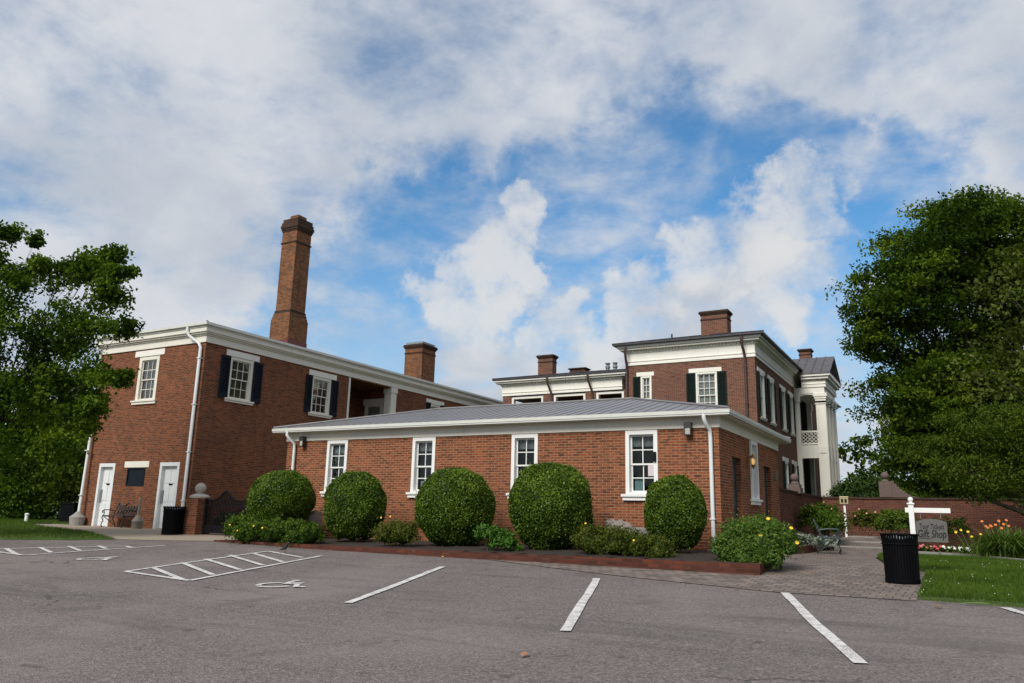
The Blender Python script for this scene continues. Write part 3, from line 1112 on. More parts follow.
t = thing('wall_lantern', (0, 2.78, 2.42), 'lit brass wall lantern beside the white window on the end wall', 'lantern')
g = MB()
g.box(0.002, 0.03, 2.73, 2.83, 2.28, 2.52)
g.tube([(0.03, 2.78, 2.44), (0.10, 2.78, 2.52), (0.17, 2.78, 2.50)], 0.012, 6)
g.build('bracket', 'brass', t)
g = MB()
g.lathe((0.17, 2.78, 0), [(0.012, 2.60), (0.03, 2.55), (0.085, 2.50), (0.085, 2.485)], 8)
g.lathe((0.17, 2.78, 0), [(0.06, 2.29), (0.05, 2.26), (0.015, 2.20), (0.005, 2.17)], 8)
for k in range(6):
    a = k * math.pi / 3
    g.tube([(0.17 + 0.06 * math.cos(a), 2.78 + 0.06 * math.sin(a), 2.285), (0.17 + 0.082 * math.cos(a), 2.78 + 0.082 * math.sin(a), 2.49)], 0.006, 4)
g.build('cage', 'brass', t)
g = MB()
g.lathe((0.17, 2.78, 0), [(0.0, 2.30), (0.035, 2.31), (0.048, 2.40), (0.035, 2.45), (0, 2.46)], 12)
g.build('lamp_globe', 'lamp_glow', t, True)

# ================================================================== two-storey old building on the left
OLD = thing('old_building', (-23.5, 12, 0), 'two storey weathered brick building with navy shutters and a very tall chimney', 'building')
ox0, ox1, oy0, oy1 = -26.68, -20.12, 1.27, 24.5
FO, RO = ('f', oy0), ('r', ox1)
b = MB()
wall_sheet(b, FO, ox0, ox1, -0.3, 7.14, [(-24.05, -22.80, 5.0, 6.82), (-25.78, -24.74, 0.0, 2.50, 0.2), (-21.97, -20.83, 0.0, 2.50, 0.2),
                                        (-23.93, -22.83, 1.6, 2.32, 0.08)])
wall_sheet(b, RO, oy0, oy1, -0.3, 7.14, [(2.52, 3.72, 5.10, 6.80), (7.16, 8.40, 5.10, 6.78), (16.35, 17.3, 5.1, 6.72),
                                        (9.63, 13.28, 4.3, 7.05, 2.6, 'open')])
wall_sheet(b, ('f', oy1), ox0, ox1, -0.3, 7.14)
wall_sheet(b, ('r', ox0), oy0, oy1, -0.3, 7.14)
b.face([(-22.72, 9.63, 4.3), (-22.72, 13.28, 4.3), (-22.72, 13.28, 7.05), (-22.72, 9.63, 7.05)])
b.build('wall', ['brick_old', 'painted_shade'], OLD)
b = MB()
b.ring(ox0, ox1, oy0, oy1, 0.0, 0.05, 7.12, 7.38)
b.ring(ox0, ox1, oy0, oy1, 0.0, 0.10, 7.38, 7.44)
b.ring(ox0, ox1, oy0, oy1, 0.0, 0.18, 7.44, 7.50)
b.ring(ox0, ox1, oy0, oy1, 0.0, 0.24, 7.50, 7.66)
b.ring(ox0, ox1, oy0, oy1, 0.0, 0.27, 7.66, 7.70)
b.build('cornice', 'trim_cream', OLD)
b = MB()
b.ring(ox0, ox1, oy0, oy1, 0.24, 0.31, 7.702, 7.73)
b.ring(ox0, ox1, oy0, oy1, 0.30, 0.355, 7.732, 7.835)
b.build('gutter', 'gutter_metal', OLD)
b = MB()
hip_roof(b, ox0, ox1, oy0, oy1, 0.33, 7.83, 8.45, 'y', rib=0.4, thick=0.05)
RF = b.build('roof', 'roof_metal', OLD)
window(OLD, FO, -24.05, -22.80, 5.0, 6.82, 3, 4, 0.16, 0.0, 0.10, lintel=(-24.34, -22.50, 6.822, 7.06), sill=(0.14, 0.10, 0.16), mtrim='trim_cream', back='curtain_tan')
window(OLD, RO, 2.52, 3.72, 5.10, 6.80, 3, 4, 0.12, 0.0, 0.10, lintel=(2.28, 3.98, 6.802, 7.04), sill=(0.14, 0.10, 0.14), mtrim='trim_cream', back='curtain_tan')
window(OLD, RO, 7.16, 8.40, 5.10, 6.78, 3, 4, 0.12, 0.0, 0.10, lintel=(6.92, 8.72, 6.782, 7.02), sill=(0.14, 0.10, 0.14), mtrim='trim_cream')
window(OLD, RO, 16.35, 17.3, 5.10, 6.72, 3, 4, 0.12, 0.0, 0.10, lintel=(15.95, 17.65, 6.722, 6.96), sill=(0.14, 0.10, 0.14), mtrim='trim_cream')
for a0, a1 in ((2.05, 2.50), (3.74, 4.20), (6.76, 7.14), (8.42, 8.86), (15.95, 16.33), (17.32, 17.7)):
    shutter(OLD, RO, a0, a1, 5.08, 6.76, 'shutter_navy')
for a, c in ((-25.78, -24.74), (-21.97, -20.83)):
    g = MB()
    g.fbox(FO, a, a + 0.13, -0.19, 0.012, 0.0, 2.50)
    g.fbox(FO, c - 0.13, c, -0.19, 0.012, 0.0, 2.50)
    g.fbox(FO, a + 0.13, c - 0.13, -0.19, 0.012, 2.36, 2.50)
    g.fbox(FO, a + 0.13, c - 0.13, -0.19, -0.14, 0.02, 2.36)
    for (p0, p1) in ((0.18, 0.92), (1.02, 1.62), (1.72, 2.2)):
        for k in range(2):
            xa = a + 0.24 + k * 0.36
            g.fbox(FO, xa, xa + 0.28, -0.14, -0.125, p0, p1)
    d = g.build('door', 'door_white', OLD)
    k = MB()
    k.fbox(FO, a + 0.15, a + 0.21, -0.14, -0.10, 0.95, 1.45)
    build_sub(k, 'handle', 'galvanised', d)
    k = MB()
    k.fbox(FO, (a + c) / 2 - 0.10, (a + c) / 2 + 0.10, -0.125, -0.115, 1.64, 1.70)
    build_sub(k, 'name_plate', 'iron', d)
g = MB()
g.fbox(FO, -24.12, -22.62, 0.0, 0.03, 2.322, 2.56)
g.build('lintel', 'trim_cream', OLD)
g = MB()
g.fbox(FO, -23.93, -22.83, -0.07, -0.02, 1.6, 2.32)
g.fbox(FO, -23.93, -23.87, -0.02, 0.02, 1.6, 2.32)
g.fbox(FO, -22.89, -22.83, -0.02, 0.02, 1.6, 2.32)
g.fbox(FO, -23.87, -22.89, -0.02, 0.02, 2.26, 2.32)
g.fbox(FO, -23.87, -22.89, -0.02, 0.02, 1.6, 1.66)
g.build('blocked_window', 'shutter_navy', OLD)
# loggia cut into the side: corner post, column, door on its end wall
g = MB()
g.fbox(RO, 9.60, 9.72, -0.1, 0.02, 4.3, 7.10)
g.build('corner_post', 'trim_cream', OLD)
g = MB()
g.fbox(RO, 12.86, 13.30, -0.42, 0.02, 4.3, 6.82)
g.fbox(RO, 12.82, 13.34, -0.46, 0.06, 6.82, 7.10)
g.fbox(RO, 12.96, 13.20, 0.02, 0.035, 4.6, 6.7)
g.build('column', 'trim_cream', OLD)
g = MB()
FE = ('f', 13.27)
g.fbox(FE, -22.1, -21.95, 0, 0.05, 4.3, 6.3)
g.fbox(FE, -21.0, -20.85, 0, 0.05, 4.3, 6.3)
g.fbox(FE, -22.2, -20.75, 0, 0.07, 6.3, 6.62)
g.fbox(FE, -21.95, -21.0, 0, 0.03, 4.3, 6.3)
d = g.build('door', 'trim_cream', OLD)
k = MB()
k.fbox(FE, -21.85, -21.1, 0.03, 0.04, 5.2, 6.2)
build_sub(k, 'pane', 'glass', d)
# tall stack and the shorter one behind
b = MB()
cx, cy = -22.08, 7.38
b.box(cx - .60, cx + .60, cy - .60, cy + .60, 8.0, 9.55)
for k, e in enumerate((.57, .54, .51)):
    b.box(cx - e, cx + e, cy - e, cy + e, 9.551 + k * .14, 9.69 + k * .14, 1 if k == 2 else 0)
b.box(cx - .475, cx + .475, cy - .475, cy + .475, 9.971, 13.91)
b.box(cx - .51, cx + .51, cy - .51, cy + .51, 13.30, 13.37, 1)
for k, (e, z0, z1) in enumerate(((.50, 13.90, 13.98), (.53, 13.982, 14.08), (.56, 14.082, 14.22), (.53, 14.222, 14.36), (.49, 14.362, 14.54))):
    b.box(cx - e, cx + e, cy - e, cy + e, z0, z1, 1)
b.box(cx - .27, cx + .27, cy - .27, cy + .27, 14.541, 14.78, 0)
ch = b.build('tall_chimney', ['brick_chimney', 'brick_sooty'], OLD)
g = MB()
g.ring(cx - .60, cx + .60, cy - .60, cy + .60, 0.003, 0.02, 8.1, 8.52)
build_sub(g, 'flashing', 'flashing_red', ch)
chimney(OLD, -22.15, 17.95, 1.25, 1.3, 8.0, 10.44, 'chimney', 'brick_chimney', 0.55, 0.14, (8.1, 8.36))
# downspouts
bt = MB()
bt.lathe((-26.35, 1.0, 0), [(0.26, -0.02), (0.30, 0.28), (0.31, 0.34), (0.16, 0.46), (0.07, 0.56)], 16)
downspout(OLD, [(-26.7, 0.98, 7.72), (-26.7, 0.96, 7.5), (-26.62, 1.1, 7.2), (-26.55, 1.17, 6.9), (-26.48, 1.17, 5.0), (-26.35, 1.02, 0.5)], 0.062, 'pipe_white', bt)
bt = MB()
bt.box(-20.42, -20.14, 0.98, 1.26, -0.02, 0.32)
bt.box(-20.38, -20.18, 1.02, 1.22, 0.32, 0.40)
downspout(OLD, [(-20.9, 0.98, 7.75), (-20.9, 0.96, 7.56), (-20.86, 1.02, 7.4), (-20.36, 1.14, 7.06), (-20.28, 1.17, 6.9), (-20.28, 1.17, 0.36)], 0.062, 'pipe_white', bt)

# ================================================================== mansion behind
HOUSE = thing('mansion', (-6.4, 30, 0), 'two storey brick mansion with dentilled white cornice, dark hip roof and a white columned portico', 'building')
hx0, hx1, hy0, hy1 = -9.72, -3.17, 19.22, 46.0
FH, RH = ('f', hy0), ('r', hx1)
upw = [(19.95, 20.95), (22.25, 23.25), (25.35, 26.35), (27.7, 28.7)]
loww = [(25.3, 26.2), (27.95, 28.85)]
b = MB()
wall_sheet(b, FH, hx0, hx1, -0.3, 8.6, [(-6.08, -5.02, 5.7, 7.98), (-8.96, -8.38, 5.7, 7.98)])
wall_sheet(b, RH, hy0, 29.5, -0.3, 8.6, [(a, c, 5.75, 7.95) for a, c in upw] + [(a, c, 1.8, 4.0) for a, c in loww])
wall_sheet(b, ('r', hx1), 35.0, hy1, -0.3, 8.6)
wall_sheet(b, ('f', hy1), hx0, hx1, -0.3, 8.6)
wall_sheet(b, ('r', hx0), hy0, hy1, -0.3, 8.6)
# recess behind the portico, its faces coloured dark for the shade inside
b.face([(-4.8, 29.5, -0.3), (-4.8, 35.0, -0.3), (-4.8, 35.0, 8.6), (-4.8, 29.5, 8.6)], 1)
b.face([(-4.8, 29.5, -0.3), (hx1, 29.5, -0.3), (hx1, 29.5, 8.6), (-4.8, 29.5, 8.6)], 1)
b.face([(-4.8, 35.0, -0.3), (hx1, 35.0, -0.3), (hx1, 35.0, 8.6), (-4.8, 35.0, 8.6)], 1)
b.build('wall', ['brick_house', 'painted_shade'], HOUSE)


def entablature(b, x0, x1, y0, y1, z, s=1.0, dent=0.17, skip=()):
    b.ring(x0, x1, y0, y1, 0.0, 0.05, z, z + 0.09 * s)
    b.ring(x0, x1, y0, y1, 0.0, 0.035, z + 0.09 * s, z + 0.17 * s)
    b.ring(x0, x1, y0, y1, 0.0, 0.07, z + 0.17 * s, z + 0.21 * s)
    b.ring(x0, x1, y0, y1, 0.0, 0.03, z + 0.21 * s, z + 0.60 * s)
    b.ring(x0, x1, y0, y1, 0.0, 0.08, z + 0.60 * s, z + 0.63 * s)
    b.ring(x0, x1, y0, y1, 0.0, 0.06, z + 0.63 * s, z + 0.74 * s)
    b.ring(x0, x1, y0, y1, 0.0, 0.30, z + 0.74 * s, z + 0.84 * s)
    b.ring(x0, x1, y0, y1, 0.0, 0.40, z + 0.84 * s, z + 0.94 * s)
    # dentil blocks
    x = x0
    while x < x1:
        b.box(x, x + dent * 0.55, y0 - 0.13, y0 - 0.06, z + 0.635 * s, z + 0.735 * s)
        x += dent
    y = y0 + 0.05
    while y < y1:
        b.box(x1 + 0.06, x1 + 0.13, y, y + dent * 0.55, z + 0.635 * s, z + 0.735 * s)
        y += dent


b = MB()
entablature(b, hx0, hx1, hy0, hy1, 8.58, 1.06)
b.build('cornice', 'cornice_white', HOUSE)
b = MB()
hip_roof(b, hx0, hx1, hy0, hy1, 0.58, 9.66, 10.62, 'y', rib=0.5, thick=0.07)
ROOFH = b.build('roof', 'roof_dark', HOUSE)
window(HOUSE, FH, -6.08, -5.02, 5.7, 7.98, 3, 6, 0.09, 0.02, 0.08, lintel=(-6.42, -4.78, 7.982, 8.19), mtrim='cornice_white', back='curtain_pale')
window(HOUSE, FH, -8.96, -8.38, 5.7, 7.98, 2, 6, 0.09, 0.02, 0.08, lintel=(-9.18, -8.24, 7.982, 8.19), mtrim='cornice_white', back='curtain_pale', back_frac=(0.3, 1))
shutter(HOUSE, FH, -6.55, -6.10, 5.7, 7.97, 'shutter_green')
shutter(HOUSE, FH, -5.0, -4.55, 5.7, 7.97, 'shutter_green')
shutter(HOUSE, FH, -9.36, -8.98, 5.7, 7.97, 'shutter_green')
for a, c in upw:
    window(HOUSE, RH, a, c, 5.75, 7.95, 3, 6, 0.11, 0.05, 0.06, lintel=(a - 0.32, c + 0.32, 7.952, 8.16), sill=(0.12, 0.10, 0.13), mtrim='cornice_white')
    shutter(HOUSE, RH, a - 0.46, a - 0.02, 5.75, 7.94, 'shutter_green')
    shutter(HOUSE, RH, c + 0.02, c + 0.46, 5.75, 7.94, 'shutter_green')
for a, c in loww:
    window(HOUSE, RH, a, c, 1.8, 4.0, 3, 6, 0.11, 0.05, 0.06, lintel=(a - 0.32, c + 0.32, 4.002, 4.22), sill=(0.12, 0.10, 0.13), mtrim='cornice_white')
    shutter(HOUSE, RH, a - 0.46, a - 0.02, 1.8, 3.99, 'shutter_green')
    shutter(HOUSE, RH, c + 0.02, c + 0.46, 1.8, 3.99, 'shutter_green')
downspout(HOUSE, [(-9.62, 18.75, 9.5), (-9.62, 18.72, 9.2), (-9.66, 18.95, 8.85), (-9.69, 19.13, 8.6), (-9.69, 19.13, 8.3), (-9.69, 19.13, 0.2)], 0.065, 'pipe_brown')
downspout(HOUSE, [(-3.66, 18.75, 9.55), (-3.66, 18.72, 9.2), (-3.63, 18.95, 8.9), (-3.61, 19.12, 8.6), (-3.61, 19.12, 8.3), (-3.61, 19.12, 0.2)], 0.065, 'pipe_brown')
chimney(HOUSE, -5.84, 22.5, 1.42, 0.8, 9.6, 11.86, 'chimney', 'brick_house', 0.5)
chimney(HOUSE, -2.95, 33.2, 0.70, 0.62, 9.8, 11.62, 'chimney', 'brick_house', 0.4)
g = MB()
g.tube([(-8.15, 22, 9.9), (-8.15, 22, 10.75)], 0.05, 8)
g.build('vent_pipe', 'roof_dark', HOUSE)

# portico
px = -1.42
b = MB()
py0, py1 = 29.5, 34.0
b.box(hx1, px - 0.06, py0 - 0.0, py1, 8.22, 8.58)
# entablature on three sides
for (n0, n1, za, zb) in ((0.0, 0.05, 8.58, 8.68), (0.0, 0.035, 8.68, 8.76), (0.0, 0.07, 8.76, 8.8), (0.0, 0.03, 8.8, 9.0), (0.0, 0.08, 9.0, 9.05), (0.0, 0.22, 9.05, 9.2), (0.0, 0.32, 9.2, 9.4)):
    b.box(hx1 + 0.45, px + n1, py0 - n1, py1 + n1, za + 0.001, zb)
b.build('portico_entablature', 'cornice_white', HOUSE)
b = MB()
ym = (py0 + py1) / 2
for (x0, x1, e, rz) in ((-5.6, px + 0.34, 0.36, 0.0),):
    zb, zt = 9.41, 10.78
    A = [(x1, py0 - e, zb), (x1, py1 + e, zb), (x1, ym, zt)]
    B = [(x0, py0 - e, zb), (x0, py1 + e, zb), (x0, ym, zt)]
    b.face([A[0], B[0], B[2], A[2]])
    b.face([A[1], A[2], B[2], B[1]])
    b.face([(p_[0], p_[1], p_[2] - 0.09) for p_ in (A[0], A[2], B[2], B[0])])
    b.face([(p_[0], p_[1], p_[2] - 0.09) for p_ in (A[1], B[1], B[2], A[2])])
    for p_, q_ in ((A[0], A[2]), (A[2], A[1]), (A[0], B[0]), (A[1], B[1])):
        b.face([p_, q_, (q_[0], q_[1], q_[2] - 0.09), (p_[0], p_[1], p_[2] - 0.09)])
    for k in range(1, 9):
        x = x0 + (x1 - x0) * k / 9
        for s in (py0 - e, py1 + e):
            b.tube([(x, s, zb + 0.02), (x, ym, zt + 0.02)], 0.03, 4)
b.build('portico_roof', 'roof_plum', HOUSE)
b = MB()
x1 = px + 0.12
b.idx([(x1 - 0.4, py0 - 0.2, 9.401), (x1 - 0.4, py1 + 0.2, 9.401), (x1 - 0.4, ym, 10.55), (x1 - 0.2, py0 - 0.2, 9.401), (x1 - 0.2, py1 + 0.2, 9.401), (x1 - 0.2, ym, 10.55)],
      [(0, 1, 2), (3, 5, 4), (0, 3, 4, 1), (1, 4, 5, 2), (2, 5, 3, 0)])
for s in (-1, 1):
    y_ = ym + s * (ym - py0 + 0.30)
    b.idx([(x1 - 0.2, y_, 9.40), (x1 + 0.02, y_, 9.40), (x1 + 0.02, ym, 10.68), (x1 - 0.2, ym, 10.68), (x1 - 0.2, y_ - s * 0.5, 9.40), (x1 + 0.02, y_ - s * 0.5, 9.40), (x1 + 0.02, ym, 10.48), (x1 - 0.2, ym, 10.48)],
          [(0, 1, 2, 3), (4, 7, 6, 5), (1, 5, 6, 2), (0, 3, 7, 4), (0, 4, 5, 1)])
b.build('pediment', 'roof_plum', HOUSE)  # dark roof colour puts the gable's shaded side into the paint


def column(x, y, wd, z0=0.9, z1=8.22):
    h = wd / 2
    b = MB()
    b.box(x - h - .08, x + h + .08, y - h - .08, y + h + .08, z0 - 0.3, z0 + 0.15)
    b.box(x - h - .04, x + h + .04, y - h - .04, y + h + .04, z0 + 0.151, z0 + 0.25)
    b.box(x - h, x + h, y - h, y + h, z0 + .251, z1 - .45)
    # raised stiles leave a sunk panel on each face
    for sx, sy in ((1, 0), (-1, 0), (0, 1), (0, -1)):
        for q in (-1, 1):
            if sx:
                b.box(x + sx * h, x + sx * (h + .025), y + q * (h - .13), y + q * (h - .001), z0 + .4, z1 - .7)
            else:
                b.box(x + q * (h - .13), x + q * (h - .001), y + sy * h, y + sy * (h + .025), z0 + .4, z1 - .7)
    for k, (e, za, zb) in enumerate(((.05, .62, .56), (.0, .56, .45), (.04, .45, .32), (.08, .32, .2), (.12, .2, .0))):
        b.box(x - h - e, x + h + e, y - h - e, y + h + e, z1 - za + .001, z1 - zb)
    return b.build('column', 'cornice_white', HOUSE)


for y in (29.82, 31.05, 32.4, 33.66):
    column(px - 0.31, y, 0.50)
b = MB()
for y in (29.64, 33.86):
    b = MB()
    b.box(hx1 + 0.003, hx1 + .26, y - 0.14, y + 0.14, 0.6, 7.75)
    b.box(hx1 + 0.003, hx1 + .32, y - 0.2, y + 0.2, 7.751, 8.22)
    b.build('pilaster', 'cornice_white', HOUSE)
b = MB()
b.box(hx1 - 1.5, px - 0.1, py0 + 0.02, py1 - 0.02, 4.75, 5.12)
b.box(hx1 + .265, px - 0.57, py0 - 0.02, py0 + 0.20, 4.45, 5.20)
b.box(px - 0.30, px - 0.08, py0 + .25, py1 - .25, 4.45, 5.20)
b.build('balcony', 'cornice_white', HOUSE)
b = MB()
for (xa, xb) in ((hx1 + .27, px - .58),):
    b.box(xa, xb, py0 + 0.06, py0 + 0.14, 5.95, 6.05)
    b.box(xa, xb, py0 + 0.07, py0 + 0.13, 5.25, 5.33)
    n = 4
    wq = (xb - xa) / n
    for k in range(n):
        for r_ in range(3):
            x = xa + k * wq
            z = 5.33 + r_ * 0.2067
            b.tube([(x, py0 + 0.1, z), (x + wq, py0 + 0.1, z + 0.2067)], 0.021, 4)
            b.tube([(x + wq, py0 + 0.1, z), (x, py0 + 0.1, z + 0.2067)], 0.021, 4)
b.build('railing', 'cornice_white', HOUSE)
ys = [(30.16, 30.71), (31.39, 32.06), (32.74, 33.32)]
for ya, yb in ys:
    b = MB()
    b.box(px - .40, px - .32, ya, yb, 5.95, 6.05)
    b.box(px - .39, px - .33, ya, yb, 5.25, 5.33)
    n = 4
    wq = (yb - ya) / n
    for k in range(n):
        for r_ in range(3):
            b.tube([(px - .36, ya + k * wq, 5.33 + r_ * .2067), (px - .36, ya + (k + 1) * wq, 5.5367 + r_ * .2067)], 0.021, 4)
            b.tube([(px - .36, ya + (k + 1) * wq, 5.33 + r_ * .2067), (px - .36, ya + k * wq, 5.5367 + r_ * .2067)], 0.021, 4)
    b.build('railing', 'cornice_white', HOUSE)
# arched spandrel under the portico beam, facing the garden
b = MB()
xa, xb, zt, zs = hx1 + .27, px - .58, 8.22, 7.85
prev = None
arc_pts = [(xa, zs)]
for k in range(1, 8):
    a = math.pi - math.pi * k / 8
    arc_pts.append(((xa + xb) / 2 + (xb - xa) / 2 * math.cos(a), zs + (zt - zs - 0.06) * math.sin(a) ** 0.4))
arc_pts.append((xb, zs))
for k in range(len(arc_pts) - 1):
    (u0, z0), (u1, z1) = arc_pts[k], arc_pts[k + 1]
    b.idx([(u0, py0 + .04, z0), (u1, py0 + .04, z1), (u1, py0 + .04, zt), (u0, py0 + .04, zt), (u0, py0 + .3, z0), (u1, py0 + .3, z1), (u1, py0 + .3, zt), (u0, py0 + .3, zt)],
          [(0, 1, 2, 3), (4, 7, 6, 5), (0, 4, 5, 1)])
b.build('arch', 'cornice_white', HOUSE)
g = MB()
g.box(-4.79, -4.7, 29.6, 34.9, 0.8, 4.7)
g.box(-4.79, -4.7, 29.6, 34.9, 5.13, 8.1)
g.box(-4.69, hx1 + 0.0, 34.85, 34.95, 0.8, 8.1)
g.build('shade_panel', 'recess_shade', HOUSE)  # dark panels over the whole recess, shade put into their colour
g = MB()
g.box(-4.8, px, py0, py1, 0.3, 0.85)
g.build('portico_floor', 'concrete_grey', HOUSE)

# ------------------------------------------------------------------ upper gallery wing of the mansion
GAL = thing('gallery_wing', (-13.6, 21.5, 0), 'long upper gallery wing with white entablature, brick piers and dark open bays', 'building')
gx0, gx1, gy0, gy1 = -17.42, -9.75, 19.62, 23.2
b = MB()
b.box(gx0, gx1, gy0, gy1, -0.3, 4.2)
for a, c in ((-17.40, -16.86), (-14.82, -14.20), (-12.26, -11.66), (-10.05, -9.76)):
    b.box(a, c, gy0, gy0 + 0.5, 4.2, 7.44)
b.box(-17.40, -16.86, gy1 - 0.5, gy1, 4.2, 7.44)
b.box(-15.3, gx1, gy1 - 0.3, gy1, 4.2, 7.44)
b.build('wall', 'brick_house', GAL)
b = MB()
for a, c in ((-16.85, -14.83), (-14.19, -12.27), (-11.65, -10.06)):
    b.box(a, a + 0.13, gy0 + 0.06, gy0 + 0.3, 4.2, 7.38)
    b.box(c - 0.13, c, gy0 + 0.06, gy0 + 0.3, 4.2, 7.38)
    b.box(a + 0.13, c - 0.13, gy0 + 0.06, gy0 + 0.3, 7.25, 7.38)
b.build('opening_trim', 'cornice_white', GAL)
b = MB()
entablature(b, gx0, gx1 - 0.42, gy0, gy1, 7.44, 0.92)
b.build('cornice', 'cornice_white', GAL)
b = MB()
b.box(gx0 + 0.02, gx1, gy0 + 0.02, gy1 - 0.02, 7.385, 7.43)
b.build('ceiling', 'slat_brown', GAL)
b = MB()
hip_roof(b, gx0, gx1 - 0.48, gy0, gy1, 0.46, 8.38, 8.85, 'x', rib=0.5, thick=0.07)
b.build('roof', 'roof_dark', GAL)
downspout(GAL, [(-14.38, 19.2, 8.3), (-14.38, 19.2, 8.05), (-14.32, 19.38, 7.7), (-14.26, 19.55, 7.4), (-14.25, 19.55, 7.2), (-14.25, 19.55, 0.2)], 0.06, 'pipe_brown')
downspout(GAL, [(-11.94, 19.2, 8.3), (-11.94, 19.2, 8.05), (-11.88, 19.38, 7.7), (-11.83, 19.55, 7.4), (-11.82, 19.55, 7.2), (-11.82, 19.55, 0.2)], 0.06, 'pipe_brown')
chimney(GAL, -15.9, 22.2, 0.95, 0.55, 8.3, 10.18, 'chimney', 'brick_house', 0.45)
chimney(GAL, -13.8, 22.2, 0.95, 0.55, 8.3, 9.25, 'chimney', 'brick_house', 0.25)
for x in (-11.9, -11.45):
    g = MB()
    g.lathe((x, 21.9, 0), [(0.10, 8.4), (0.10, 9.05), (0.14, 9.1), (0.14, 9.2), (0.09, 9.24), (0.15, 9.36), (0.15, 9.38)], 12)
    g.build('roof_vent', 'galvanised', GAL)

# ================================================================== garden wall
GW = thing('garden_wall', (0, 15.6, 0), 'low dark brick garden wall with stone ball finials on its piers', 'wall')
b = MB()
b.box(-0.24, -0.004, 6.97, 15.74, -0.3, 1.78)
b.box(-0.003, 26.0, 15.5, 15.74, -0.3, 1.78)
b.build('wall', 'brick_garden', GW)
b = MB()
b.box(-0.28, 0.03, 6.98, 15.78, 1.78, 1.86)
b.box(0.031, 26.0, 15.46, 15.78, 1.78, 1.86)
b.build('coping', 'brick_sooty', GW)


def finial_prof(r):
    p = [(0.10, -0.02), (0.14, 0.0), (0.12, 0.05), (0.07, 0.08)]
    for k in range(1, 12):
        a = -math.pi / 2 + math.pi * (0.12 + 0.88 * k / 11)
        p.append((max(0.004, r * math.cos(a)), 0.07 + r + r * math.sin(a)))
    return p


g = MB()
g.box(-0.34, 0.10, 10.15, 10.75, 1.8, 2.0)
g.box(-0.30, 0.06, 10.2, 10.7, 2.001, 2.12)
p1 = g.build('pier', 'stone_pink', GW)
g = MB()
g.lathe((-0.12, 10.45, 2.14), finial_prof(0.14), 18)
build_sub(g, 'ball_finial', 'stone_pink', p1, True)
g = MB()
g.box(2.16, 2.60, 15.44, 15.80, 1.862, 2.46)
for k in range(10):     # concave scroll ramping down to the wall
    x0 = 2.601 + k * 0.09
    h = 0.62 * (1 - (k / 10.0)) ** 2.0
    g.box(x0, x0 + 0.089, 15.49, 15.75, 1.8, 1.87 + h)
p2 = g.build('pier', 'stone_pink', GW)
g = MB()
g.lathe((2.38, 15.62, 2.47), finial_prof(0.15), 18)
build_sub(g, 'ball_finial', 'stone_pink', p2, True)

# ================================================================== gate pier and iron gate
GP = thing('gate_pier', (-16.5, -1.2, 0), 'short brick gate pier with white stone cap and ball', 'gate pier')
g = MB()
g.box(-16.80, -16.22, -1.48, -0.90, -0.1, 1.13)
g.build('pier', 'brick_old', GP)
g = MB()
g.lathe((-16.51, -1.19, 1.13), [(0.31, 0.0), (0.32, 0.05), (0.25, 0.10), (0.14, 0.14)], 20)
g.build('cap', 'stone', GP, True)
g = MB()
g.lathe((-16.51, -1.19, 1.25), [(0.10, 0), (0.10, 0.03)] + [(max(0.004, 0.175 * math.cos(-math.pi / 2 + math.pi * (0.16 + 0.84 * k / 12))), 0.19 + 0.175 * math.sin(-math.pi / 2 + math.pi * (0.16 + 0.84 * k / 12))) for k in range(1, 13)], 20)
g.build('ball_finial', 'stone', GP, True)

GT = thing('iron_gate', (-15.3, -1.2, 0), 'black wrought iron gate with curved crest between brick pier and shrubs', 'gate')
g = MB()
gx0_, gx1_ = -16.18, -14.35
g.box(gx0_, gx0_ + 0.07, -1.24, -1.17, -0.02, 1.12)
g.box(gx1_ - 0.07, gx1_, -1.24, -1.17, -0.02, 1.12)
g.box(gx0_ + 0.07, gx1_ - 0.07, -1.23, -1.18, 0.06, 0.13)
g.box(gx0_ + 0.07, gx1_ - 0.07, -1.225, -1.185, 0.13, 0.30)
g.box(gx0_ + 0.07, gx1_ - 0.07, -1.23, -1.18, 0.88, 0.94)
crest = []
for k in range(17):
    t_ = k / 16
    crest.append((gx0_ + 0.07 + (gx1_ - gx0_ - 0.14) * t_, -1.205, 1.06 + 0.30 * math.exp(-((t_ - 0.5) / 0.17) ** 2)))
g.tube(crest, 0.03, 6)
g.build('frame', 'iron', GT)
g = MB()
n = 26
for k in range(1, n):
    x = gx0_ + 0.07 + (gx1_ - gx0_ - 0.14) * k / n
    t_ = k / n
    g.tube([(x, -1.205, 0.13), (x, -1.205, 1.05 + 0.30 * math.exp(-((t_ - 0.5) / 0.17) ** 2))], 0.017, 5)
for k in range(6):
    x = gx0_ + 0.35 + k * 0.23
    pts = [(x + 0.09 * math.cos(a) * (1 - a / 9), -1.205, 1.02 + 0.08 * math.sin(a) * (1 - a / 9)) for a in [i * 0.7 for i in range(9)]]
    g.tube(pts, 0.012, 5)
g.build('bars', 'iron', GT)


